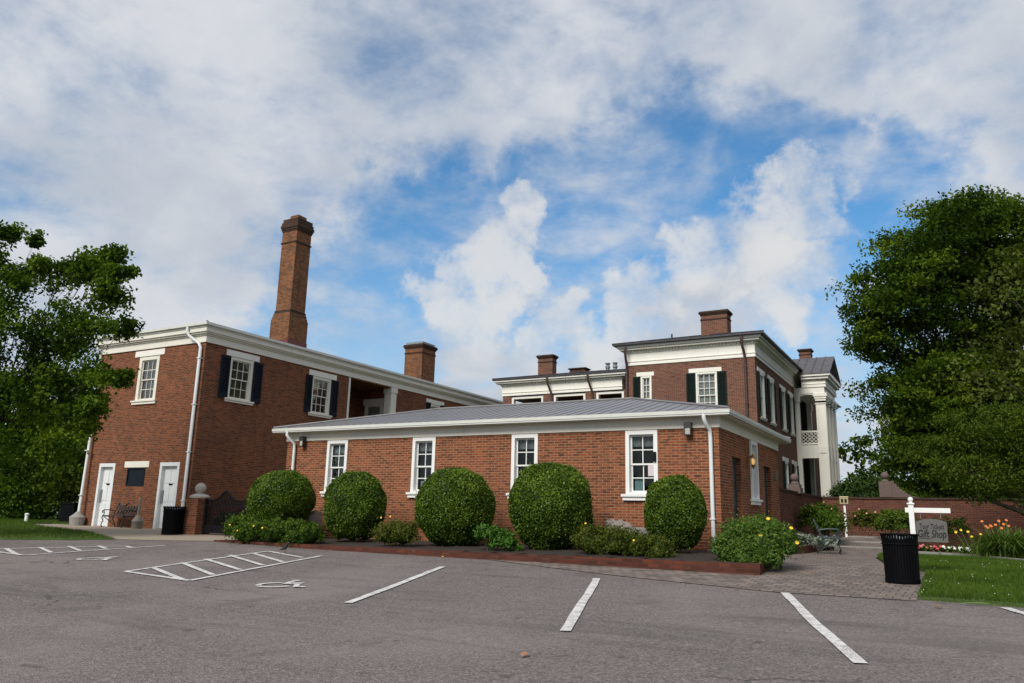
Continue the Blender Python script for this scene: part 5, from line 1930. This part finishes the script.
def begonia(x, y, m, label, seed):
    r_ = np.random.default_rng(seed)
    t = thing('begonia', (x, y, 0.08), label, 'flower', 'begonias along the flower bed edge')
    p = np.array((x, y, 0.17)) + r_.normal(size=(90, 3)) * np.array((0.10, 0.10, 0.05))
    leaf_object('foliage', p, 0.09, 'leaf_shrub' if m != 'petal_red' else 'leaf_maroon', t, seed=seed, aspect=0.8)
    for k in range(9):
        flower(t, (x + r_.uniform(-.15, .15), y - 0.06 + r_.uniform(-.1, .06), 0.22 + r_.uniform(-.03, .05)), 0.042, m, r_, 5)


begonia(3.36, 7.55, 'petal_pink', 'pink begonia nearest the trash can in the flower bed', 81)
begonia(3.66, 7.35, 'petal_red', 'red begonia second from the trash can in the flower bed', 82)
begonia(3.97, 7.18, 'petal_pink', 'pink begonia under the hanging sign board', 83)
begonia(4.25, 6.98, 'petal_red', 'deep red begonia between the pink and the white begonias', 84)
begonia(4.50, 6.80, 'petal_white', 'left of the two white begonias in the flower bed', 85)
begonia(4.86, 6.50, 'petal_white', 'right of the two white begonias, next to the daylilies', 86)


def lily(x, y, n, L_, label, seed, flowers, fm, name='daylily_clump', spread=0.45, m='lily_leaf'):
    r_ = np.random.default_rng(seed)
    t = thing(name, (x, y, 0.08), label, 'flower clump')
    V, F_ = [], []
    for k in range(n):
        a = r_.uniform(0, 6.28)
        bx, by = x + r_.normal(0, spread * 0.5), y + r_.normal(0, spread * 0.5)
        l = L_ * r_.uniform(0.6, 1.1)
        lean = r_.uniform(0.55, 1.25)
        wd = 0.019
        sx, sy = -math.sin(a) * wd, math.cos(a) * wd
        b0 = len(V)
        for i in range(6):
            s = i / 5
            rr = l * lean * s * (0.35 + 0.65 * s)
            z = 0.07 + l * (s * 1.15 - 0.75 * lean * s ** 2.2)
            tap = 1 - s * 0.85
            V.append((bx + math.cos(a) * rr + sx * tap, by + math.sin(a) * rr + sy * tap, z))
            V.append((bx + math.cos(a) * rr - sx * tap, by + math.sin(a) * rr - sy * tap, z))
        for i in range(5):
            F_.append((b0 + 2 * i, b0 + 2 * i + 1, b0 + 2 * i + 3, b0 + 2 * i + 2))
    V = np.array(V) - np.array(world_loc(t))
    me = bpy.data.meshes.new('foliage')
    me.from_pydata(V.tolist(), [], F_)
    at = me.attributes.new('tint', 'FLOAT', 'FACE')
    at.data.foreach_set('value', np.repeat(r_.uniform(0, 1, n), 5).astype(np.float32))
    me.materials.append(MATS[m])
    o = bpy.data.objects.new('foliage', me)
    COL.objects.link(o)
    o.parent = t
    g = MB()
    for f in flowers:
        g.tube([(x + (f[0] - x) * 0.4, y + (f[1] - y) * 0.4, 0.1), (f[0], f[1], f[2])], [0.008, 0.005], 4)
    g.build('stalk', 'frond_green', t)
    for f in flowers:
        flower(t, f, f[3] if len(f) > 3 else 0.042, fm, r_, 6)
    return t


lily(5.85, 5.4, 1000, 1.05, 'large daylily clump with orange blooms at the right of the flower bed', 91,
     [(5.33, 5.2, 0.96), (5.40, 5.3, 0.84), (5.50, 5.1, 0.86), (5.62, 5.2, 0.88), (5.70, 5.3, 0.98), (5.80, 5.25, 0.90), (5.86, 5.2, 1.0), (5.52, 5.4, 0.84), (5.74, 5.15, 0.80), (5.45, 5.2, 0.80), (5.90, 5.3, 0.86)], 'petal_orange')
lily(5.2, 7.2, 160, 0.5, 'smaller clump with yellow blooms left of the daylilies', 92,
     [(4.83, 6.9, 0.72), (5.0, 7.0, 0.68), (5.08, 6.9, 0.55), (5.3, 7.0, 0.62), (4.7, 7.1, 0.66)], 'petal_yellow', name='coreopsis_clump', spread=0.4)
lily(6.35, 6.6, 120, 0.5, 'low clump with pale yellow blooms behind the daylilies at the right edge', 93,
     [(6.5, 6.2, 0.55), (6.7, 6.2, 0.6), (6.2, 6.3, 0.62)], 'petal_yellow', name='coreopsis_clump', spread=0.4)


# grass blades on the two lawns
def in_poly(x, y, poly):
    n = len(poly)
    c = np.zeros(len(x), bool)
    j = n - 1
    for i in range(n):
        xi, yi = poly[i]
        xj, yj = poly[j]
        cond = ((yi > y) != (yj > y)) & (x < (xj - xi) * (y - yi) / (yj - yi + 1e-12) + xi)
        c ^= cond
        j = i
    return c


def grass(name, poly, bbox, n, h, seed):
    r_ = np.random.default_rng(seed)
    x = r_.uniform(bbox[0], bbox[1], n)
    y = r_.uniform(bbox[2], bbox[3], n)
    k = in_poly(x, y, poly)
    x, y = x[k], y[k]
    n = len(x)
    z = np.where(y < -1, SLOPE * (y + 1), 0) + 0.05
    a = r_.uniform(0, 6.28, n)
    patch = 0.5 + 0.5 * np.sin(x * 2.1 + 1.3 * np.sin(y * 1.7)) * np.sin(y * 2.6 + x)
    hh = h * r_.uniform(0.45, 1.2, n) * (0.75 + 0.4 * patch)
    wd = 0.006 + 0.004 * r_.random(n)
    lx, ly = r_.normal(0, 0.5, n) * hh, r_.normal(0, 0.5, n) * hh
    v0 = np.stack([x - np.cos(a) * wd, y - np.sin(a) * wd, z - 0.01], 1)
    v1 = np.stack([x + np.cos(a) * wd, y + np.sin(a) * wd, z - 0.01], 1)
    v2 = np.stack([x + lx, y + ly, z + hh], 1)
    V = np.stack([v0, v1, v2], 1).reshape(-1, 3).astype(np.float32)
    me = bpy.data.meshes.new(name)
    me.vertices.add(len(V))
    me.vertices.foreach_set('co', V.ravel())
    F_ = np.arange(n * 3, dtype=np.int32)
    me.loops.add(n * 3)
    me.loops.foreach_set('vertex_index', F_)
    me.polygons.add(n)
    me.polygons.foreach_set('loop_start', np.arange(0, n * 3, 3, dtype=np.int32))
    me.polygons.foreach_set('loop_total', np.full(n, 3, dtype=np.int32))
    me.update(calc_edges=True)
    at = me.attributes.new('tint', 'FLOAT', 'FACE')
    at.data.foreach_set('value', np.clip(0.25 + 0.4 * patch + r_.normal(0, 0.22, n), 0, 1).astype(np.float32))
    me.materials.append(MATS['grass_blade'])
    o = bpy.data.objects.new(name, me)
    COL.objects.link(o)
    return o


LAWN_L = [(-40, -5.85), (-18.8, -5.85), (-17.2, -5.0), (-16.3, -4.15), (-20.5, -2.45), (-24.7, -1.4), (-27.4, -0.4), (-28.9, 0.5), (-28.9, 1.5), (-27.2, 1.7), (-27.2, 6), (-45, 6)]
o = grass('grass', LAWN_R, (2.8, 9.5, -6.2, 5.0), 150000, 0.062, 101)
tag(o, 'short green grass with clover on the right lawn', 'grass', kind='stuff')
o = grass('grass', LAWN_L, (-45, -16, -6, 6), 120000, 0.085, 102)
tag(o, 'short green grass on the left lawn under the maple', 'grass', kind='stuff')
# clover heads scattered in the right lawn
r_ = np.random.default_rng(5)
g = MB()
for k in range(80):
    x, y = r_.uniform(4.1, 8.5), r_.uniform(-5.9, 1.5)
    if not in_poly(np.array([x]), np.array([y]), LAWN_R)[0]:
        continue
    z = gz(y) + 0.05 + r_.uniform(0.045, 0.08)
    s = 0.007
    g.idx([(x - s, y, z), (x, y - s, z), (x + s, y, z), (x, y + s, z), (x, y, z + s * 1.3), (x, y, z - s)],
          [(0, 1, 4), (1, 2, 4), (2, 3, 4), (3, 0, 4), (1, 0, 5), (2, 1, 5), (3, 2, 5), (0, 3, 5)])
o = g.build('clover_flowers', 'petal_white')
tag(o, 'tiny white clover heads scattered over the right lawn', 'clover', kind='stuff')


# ================================================================== rocks
def rock(x, y, z0, z1, rx, label, seed):
    r_ = np.random.default_rng(seed)
    bm = bmesh.new()
    bmesh.ops.create_icosphere(bm, subdivisions=4, radius=1.0)
    ph = r_.uniform(0, 6, 6)
    planes = [Vector(r_.normal(size=3)).normalized() for _ in range(9)]
    for v in bm.verts:
        d = v.co.normalized()
        k = 1.0
        for p_ in planes:
            dd = d.dot(p_)
            if dd > 0.55:
                k = min(k, 0.60 / dd)
        k *= 1 + 0.09 * math.sin(7 * d.x + ph[0]) * math.sin(6 * d.y + ph[1]) + 0.03 * math.sin(11 * d.z + ph[2])
        v.co = d * k
        v.co.x *= rx
        v.co.y *= rx * 0.7
        v.co.z *= (z1 - z0) * 0.62
    me = bpy.data.meshes.new('boulder')
    bm.to_mesh(me)
    bm.free()
    me.materials.append(MATS['rock'])
    o = bpy.data.objects.new('boulder', me)
    COL.objects.link(o)
    o.location = (x, y, z0 + (z1 - z0) * 0.38)
    o.rotation_euler = (0.1, -0.25, 0.4)
    return tag(o, label, 'boulder', 'boulders in the brick bed')


rock(-11.85, -0.9, 0.05, 0.98, 0.46, 'pointed grey boulder right of the leftmost clipped bush', 3)
rock(-2.25, -0.8, 0.05, 0.98, 0.52, 'wide grey boulder under the rightmost front window of the wing', 8)


# ================================================================== bins, benches, sign and small things
def trash_can(x, y, label, r=0.262, h=0.78):
    z = gz(y) + 0.012
    t = thing('trash_can', (x, y, z), label, 'trash can', 'black slatted trash cans')
    g = MB()
    n = 40
    for k in range(n):
        a = 2 * math.pi * k / n
        ca, sa = math.cos(a), math.sin(a)
        wv_ = 0.0165
        pts = []
        for (rr, zz) in ((r - 0.012, 0.05), (r, h - 0.14), (r + 0.005, h - 0.10), (r + 0.016, h)):
            for (dr, s) in ((0, -1), (0, 1), (0.008, 1), (0.008, -1)):
                pts.append((x + (rr + dr) * ca - s * wv_ * sa, y + (rr + dr) * sa + s * wv_ * ca, z + zz))
        f = []
        for i in range(3):
            for j in range(4):
                j2 = (j + 1) % 4
                f.append((i * 4 + j, i * 4 + j2, i * 4 + 4 + j2, i * 4 + 4 + j))
        f += [(3, 2, 1, 0), (12, 13, 14, 15)]
        g.idx(pts, f)
    g.build('slats', 'black_metal', t)
    g = MB()
    g.lathe((x, y, z), [(r + 0.0, 0.0), (r + 0.005, 0.06), (r - 0.02, 0.07), (r - 0.02, 0.0)], 32)
    g.build('base_ring', 'black_metal', t)
    g = MB()
    for k in range(2):
        zz = h - 0.16 + k * 0.155
        rr = r + (0.012 if k == 0 else 0.026)
        pts = [(x + rr * math.cos(2 * math.pi * i / 36), y + rr * math.sin(2 * math.pi * i / 36), z + zz) for i in range(37)]
        g.tube(pts, 0.014, 6)
    g.build('rim', 'black_metal', t)
    g = MB()
    g.lathe((x, y, z), [(r - 0.04, 0.03), (r - 0.03, h - 0.07), (r - 0.035, h - 0.07), (r - 0.06, h - 0.5)], 28)
    g.build('liner', 'black_metal', t)
    g = MB()
    pts = [(x + (r - 0.02) * math.cos(2 * math.pi * i / 36), y + (r - 0.02) * math.sin(2 * math.pi * i / 36), z + h - 0.06 + 0.012 * math.sin(i * 1.3)) for i in range(37)]
    g.tube(pts, 0.024, 6)
    g.build('bag', 'liner_grey', t)


trash_can(3.95, -3.80, 'black slatted trash can on the brick walk in front of the sign')
trash_can(-16.95, -1.75, 'black slatted trash can beside the gate pier at the old building', 0.31, 0.86)


def bench(x, y, z, rz, L_, fm, sm, label, scroll):
    t = thing('bench', (x, y, z), label, 'bench', 'park benches', rz)
    g = MB()
    for k in range(6):
        yy = -0.24 + k * 0.085
        zz = 0.43 - 0.015 * math.sin(k / 5 * math.pi)
        g.box(-L_ / 2, L_ / 2, yy, yy + 0.065, zz, zz + 0.022)
    g.build('seat', sm, t, local=True)
    g = MB()
    def bp(s):   # backrest line, tilted
        return 0.24 + 0.16 * s, 0.47 + 0.45 * s
    if scroll:
        top = []
        for i in range(13):
            u = i / 12
            top.append((-L_ / 2 + L_ * u, bp(1)[0], 0.80 + 0.10 * math.exp(-((u - .5) / .2) ** 2) + 0.03 * math.cos(u * 4 * math.pi)))
        g.tube(top, 0.018, 6)
        g.tube([(-L_ / 2, bp(0)[0], bp(0)[1]), (L_ / 2, bp(0)[0], bp(0)[1])], 0.018, 6)
        for i in range(15):
            u = -L_ / 2 + L_ * (i + .5) / 15
            g.tube([(u, bp(0)[0], bp(0)[1]), (u + (0.05 if i % 2 else -0.05), bp(.45)[0], bp(.45)[1]), (u, bp(.85)[0], bp(.85)[1] - 0.03)], 0.017, 4)
        for i in range(7):
            u = -L_ / 2 + L_ * (i + .5) / 7
            pts = [(u + 0.075 * math.cos(a), bp(.5)[0], bp(.5)[1] + 0.075 * math.sin(a)) for a in [k * math.pi / 5 for k in range(11)]]
            g.tube(pts, 0.018, 4)
    else:
        for k in range(5):
            s0, s1 = k / 5 + .03, k / 5 + .17
            y0, z0_ = bp(s0)
            y1, z1_ = bp(s1)
            g.idx([(-L_ / 2, y0, z0_), (L_ / 2, y0, z0_), (L_ / 2, y1, z1_), (-L_ / 2, y1, z1_), (-L_ / 2, y0 + .022, z0_ - .008), (L_ / 2, y0 + .022, z0_ - .008), (L_ / 2, y1 + .022, z1_ - .008), (-L_ / 2, y1 + .022, z1_ - .008)],
                  [(0, 1, 2, 3), (4, 7, 6, 5), (0, 4, 5, 1), (1, 5, 6, 2), (2, 6, 7, 3), (3, 7, 4, 0)])
    g.build('backrest', sm, t, local=True)
    for sx in (-1, 1):
        X_ = sx * (L_ / 2 - 0.02)
        g = MB()
        g.tube([(X_, -0.22, 0.0), (X_, -0.26, 0.10), (X_, -0.20, 0.24), (X_, -0.26, 0.36), (X_, -0.22, 0.44)], [0.024, 0.018, 0.018, 0.02, 0.022], 6)
        g.tube([(X_, 0.34, 0.0), (X_, 0.30, 0.12), (X_, 0.22, 0.26), (X_, 0.20, 0.42)], [0.024, 0.018, 0.018, 0.02], 6)
        g.tube([(X_, 0.20, 0.42), (X_, 0.30, 0.66), (X_, 0.41, 0.93)], 0.019, 6)
        g.tube([(X_, -0.24, 0.41), (X_, 0.0, 0.405), (X_, 0.22, 0.42)], 0.018, 6)
        g.tube([(X_, 0.28, 0.62), (X_, 0.05, 0.655), (X_, -0.20, 0.65), (X_, -0.28, 0.60), (X_, -0.25, 0.54), (X_, -0.21, 0.57)], 0.02, 6)
        g.tube([(X_, -0.22, 0.63), (X_, -0.17, 0.53), (X_, -0.22, 0.44)], 0.015, 6)
        g.tube([(X_, 0.28, 0.08), (X_, 0.05, 0.24), (X_, -0.16, 0.38)], 0.014, 6)
        g.build('end_frame', fm, t, local=True, smooth=True)
    return t


bench(-23.55, 0.85, 0.01, 0.0, 1.25, 'iron_green', 'slat_brown', 'dark scroll backed bench against the old building between the two white doors', True)
bench(1.66, 5.1, 0.012, R(90 + 8), 1.25, 'iron_green', 'slat_slate', 'dark green iron bench on the brick walk near the wing end wall', False)

t = thing('smokers_post', (-21.98, 0.6, 0.01), 'tan cigarette receptacle with slim neck beside the bench', 'ash receptacle')
g = MB()
g.lathe((-21.98, 0.6, 0.01), [(0.19, 0), (0.20, 0.24), (0.215, 0.26), (0.205, 0.30), (0.12, 0.41), (0.05, 0.50)], 20)
g.build('base', 'plastic_taupe', t, True)
g = MB()
g.lathe((-21.98, 0.6, 0.51), [(0.055, 0), (0.045, 0.3), (0.042, 0.52)], 12)
g.build('neck', 'plastic_taupe', t, True)
g = MB()
g.lathe((-21.98, 0.6, 1.03), [(0.05, 0), (0.055, 0.05), (0.035, 0.09), (0.01, 0.10)], 12)
g.build('cap', 'plastic_taupe', t, True)

# hanging sign
SG = thing('hanging_sign', (4.03, -2.5, 0), 'white post sign with a grey hanging board reading Tour Tickets Gift Shop', 'sign')
sx_, sy_ = 4.10, -2.5
zb = gz(sy_) + 0.05
g = MB()
g.box(sx_ - 0.042, sx_ + 0.042, sy_ - 0.042, sy_ + 0.042, zb - 0.1, 1.20)
g.box(sx_ - 0.06, sx_ + 0.06, sy_ - 0.06, sy_ + 0.06, 1.2, 1.225)
g.build('post', 'trim_white', SG)
g = MB()
g.lathe((sx_, sy_, 1.225), [(0.035, 0), (0.025, 0.02)] + [(max(.003, 0.045 * math.cos(-math.pi / 2 + math.pi * (0.15 + .85 * k / 9))), 0.06 + 0.045 * math.sin(-math.pi / 2 + math.pi * (0.15 + .85 * k / 9))) for k in range(1, 10)], 14)
g.build('finial', 'trim_white', SG, True)
ang = R(3)
ca_, sa_ = math.cos(ang), math.sin(ang)


def sp(a, n, z):
    return (sx_ + a * ca_ - n * sa_, sy_ + a * sa_ + n * ca_, z)


def sbox(g, a0, a1, n0, n1, z0, z1):
    v = [sp(a0, n0, z0), sp(a1, n0, z0), sp(a1, n1, z0), sp(a0, n1, z0), sp(a0, n0, z1), sp(a1, n0, z1), sp(a1, n1, z1), sp(a0, n1, z1)]
    g.idx(v, [(0, 3, 2, 1), (4, 5, 6, 7), (0, 1, 5, 4), (1, 2, 6, 5), (2, 3, 7, 6), (3, 0, 4, 7)])


g = MB()
sbox(g, -0.10, -0.043, -0.03, 0.03, 1.055, 1.14)
sbox(g, 0.043, 0.62, -0.03, 0.03, 1.055, 1.14)
g.build('arm', 'trim_white', SG)
for a in (0.14, 0.46):
    g = MB()
    g.tube([sp(a, 0, 1.056), sp(a, 0, 0.955)], 0.006, 5)
    g.build('hook', 'galvanised', SG)
prof = []
bz0, bz1 = 0.545, 0.895
A0, A1 = 0.055, 0.545
pts2 = [(A0, bz0), (A1, bz0), (A1, bz1)]
for k in range(1, 8):
    u = k / 8
    pts2.append((A1 + (A0 - A1) * u, bz1 + 0.055 * math.sin(math.pi * u) ** 0.8))
pts2.append((A0, bz1))
n = len(pts2)
V = [sp(a, -0.015, z) for a, z in pts2] + [sp(a, 0.015, z) for a, z in pts2]
g = MB()
g.idx(V, [tuple(range(n)), tuple(range(2 * n - 1, n - 1, -1))] + [(i, (i + 1) % n, n + (i + 1) % n, n + i) for i in range(n)])
board = g.build('board', 'sign_grey', SG)


def lettering(txt, a, z, size, shear, name='lettering', wid=None, bold=0.004):
    cu_ = bpy.data.curves.new(name, 'FONT')
    cu_.body = txt
    cu_.size = size
    cu_.shear = shear
    cu_.extrude = 0.002
    cu_.offset = bold
    cu_.space_character = 1.0
    ob = bpy.data.objects.new(name, cu_)
    COL.objects.link(ob)
    dg = bpy.context.evaluated_depsgraph_get()
    me = bpy.data.meshes.new_from_object(ob.evaluated_get(dg))
    bpy.data.objects.remove(ob)
    xs_ = [v.co.x for v in me.vertices]
    k = wid / (max(xs_) - min(xs_)) if wid else 1
    x0 = min(xs_)
    off = world_loc(SG)
    for v in me.vertices:
        q = sp(a + (v.co.x - x0) * k, -0.0165 - v.co.z, z + v.co.y + 0.004 * math.sin(v.co.x * 31))
        v.co = Vector(q) - off
    me.materials.clear()
    me.materials.append(MATS['letter_black'])
    o = bpy.data.objects.new(name, me)
    COL.objects.link(o)
    o.parent = board
    return o


lettering('Tour Tickets', 0.11, 0.77, 0.135, 0.05, wid=0.39, bold=0.0015)
lettering('Gift Shop', 0.075, 0.625, 0.185, 0.22, wid=0.45)
g = MB()
sbox(g, 0.09, 0.28, -0.0185, -0.0165, 0.598, 0.608)
build_sub(g, 'underline', 'letter_black', board)

# birdhouse on a white post in the garden
t = thing('birdhouse', (1.2, 12.6, 0.3), 'small cream birdhouse with two dark openings on a slim white post', 'birdhouse')
g = MB()
g.box(1.165, 1.235, 12.565, 12.635, 0.3, 1.52)
g.build('post', 'trim_white', t)
g = MB()
g.box(1.06, 1.34, 12.48, 12.72, 1.52, 1.74)
hs = g.build('house', 'cream_paint', t)
g = MB()
g.idx([(1.05, 12.46, 1.741), (1.35, 12.46, 1.741), (1.35, 12.74, 1.741), (1.05, 12.74, 1.741), (1.05, 12.6, 1.79), (1.35, 12.6, 1.79)],
      [(0, 1, 5, 4), (2, 3, 4, 5), (0, 4, 3), (1, 2, 5), (0, 3, 2, 1)])
g.build('roof', 'cream_paint', t)
for x in (1.10, 1.22):
    g = MB()
    g.box(x, x + 0.08, 12.472, 12.479, 1.56, 1.69)
    g.build('opening', 'painted_shade', t)

# white marker and dark cabinet at the far left lawn
t = thing('marker_post', (-30.4, 1.25, 0.04), 'short white marker post on the lawn at the far left', 'post')
g = MB()
g.lathe((-30.4, 1.25, 0.04), [(0.07, 0), (0.07, 0.27), (0.06, 0.30)], 12)
g.build('post', 'trim_white', t, True)
g = MB()
g.lathe((-30.4, 1.25, 0.34), [(0.09, 0), (0.095, 0.04), (0.04, 0.08)], 12)
g.build('cap', 'trim_white', t, True)
t = thing('utility_cabinet', (-28.9, 2.4, 0.0), 'dark utility cabinet in front of the tall shrub near the old building', 'cabinet')
g = MB()
g.box(-29.45, -28.45, 2.1, 2.8, 0.0, 0.85)
g.build('body', 'black_metal', t)
g = MB()
g.box(-29.49, -28.41, 2.06, 2.84, 0.851, 0.9)
g.build('lid', 'black_metal', t)
g = MB()
for k in range(5):
    g.box(-29.3, -28.6, 2.085, 2.099, 0.15 + k * 0.12, 0.2 + k * 0.12)
g.build('louvre', 'black_metal', t)

# bird on the hatched aisle
bx_, by_ = -8.75, -5.0
bz_ = gz(by_) + 0.015
g = MB()
g.tube([(bx_ - 0.16, by_ - 0.02, bz_ + 0.06), (bx_ - 0.08, by_ - 0.01, bz_ + 0.09), (bx_ - 0.02, by_, bz_ + 0.12), (bx_ + 0.03, by_, bz_ + 0.16), (bx_ + 0.055, by_, bz_ + 0.20), (bx_ + 0.07, by_, bz_ + 0.23), (bx_ + 0.09, by_, bz_ + 0.235), (bx_ + 0.12, by_, bz_ + 0.23)],
       [0.008, 0.022, 0.042, 0.042, 0.028, 0.028, 0.018, 0.003], 10)
for s in (-1, 1):
    g.tube([(bx_ - 0.01, by_ + s * 0.018, bz_ + 0.10), (bx_ + 0.005, by_ + s * 0.018, bz_ + 0.05), (bx_, by_ + s * 0.018, bz_)], 0.005, 5)
    g.tube([(bx_, by_ + s * 0.018, bz_ + 0.003), (bx_ + 0.03, by_ + s * 0.022, bz_ + 0.002)], 0.004, 4)
o = g.build('bird', 'bird_dark', None, True, loc=(bx_, by_, bz_))
tag(o, 'small dark bird standing upright on the hatched aisle by the bed', 'bird')


def fallen_leaf(x, y, s, m, label, seed, long=1.0):
    r_ = np.random.default_rng(seed)
    z = gz(y) + 0.012
    g = MB()
    th = r_.uniform(0, 6.28) if long == 1.0 else 0.1
    d = Vector((math.cos(th), math.sin(th), 0))
    n_ = Vector((-d.y, d.x, 0))
    c = Vector((x, y, z))
    L_ = s * long
    pts = [c - d * L_, c - d * L_ * .3 + n_ * s * .5, c + d * L_ * .3 + n_ * s * .35, c + d * L_, c + d * L_ * .3 - n_ * s * .35, c - d * L_ * .3 - n_ * s * .5]
    up_ = [0.0, 0.02, 0.03, 0.012, 0.03, 0.02]
    V = [(p_.x, p_.y, p_.z + u) for p_, u in zip(pts, up_)] + [(p_.x, p_.y, p_.z + u + 0.003) for p_, u in zip(pts, up_)]
    g.idx(V, [(5, 4, 3, 2, 1, 0), (6, 7, 8, 9, 10, 11)] + [(i, (i + 1) % 6, 6 + (i + 1) % 6, 6 + i) for i in range(6)])
    o = g.build('fallen_leaf', m, None, loc=(x, y, z))
    tag(o, label, 'leaf')


fallen_leaf(4.52, -6.6, 0.075, 'leaf_dry', 'orange brown leaf on the asphalt just off the right lawn', 1)
fallen_leaf(1.29, -11.95, 0.07, 'leaf_dry', 'orange brown leaf in the foreground left of the third stripe', 2)
fallen_leaf(4.95, -6.06, 0.06, 'frond_green', 'long green frond lying along the edge of the right lawn', 3, 4.5)
fallen_leaf(-5.1, -3.95, 0.05, 'petal_yellow', 'yellow leaf on the asphalt beside the brick bed', 4)
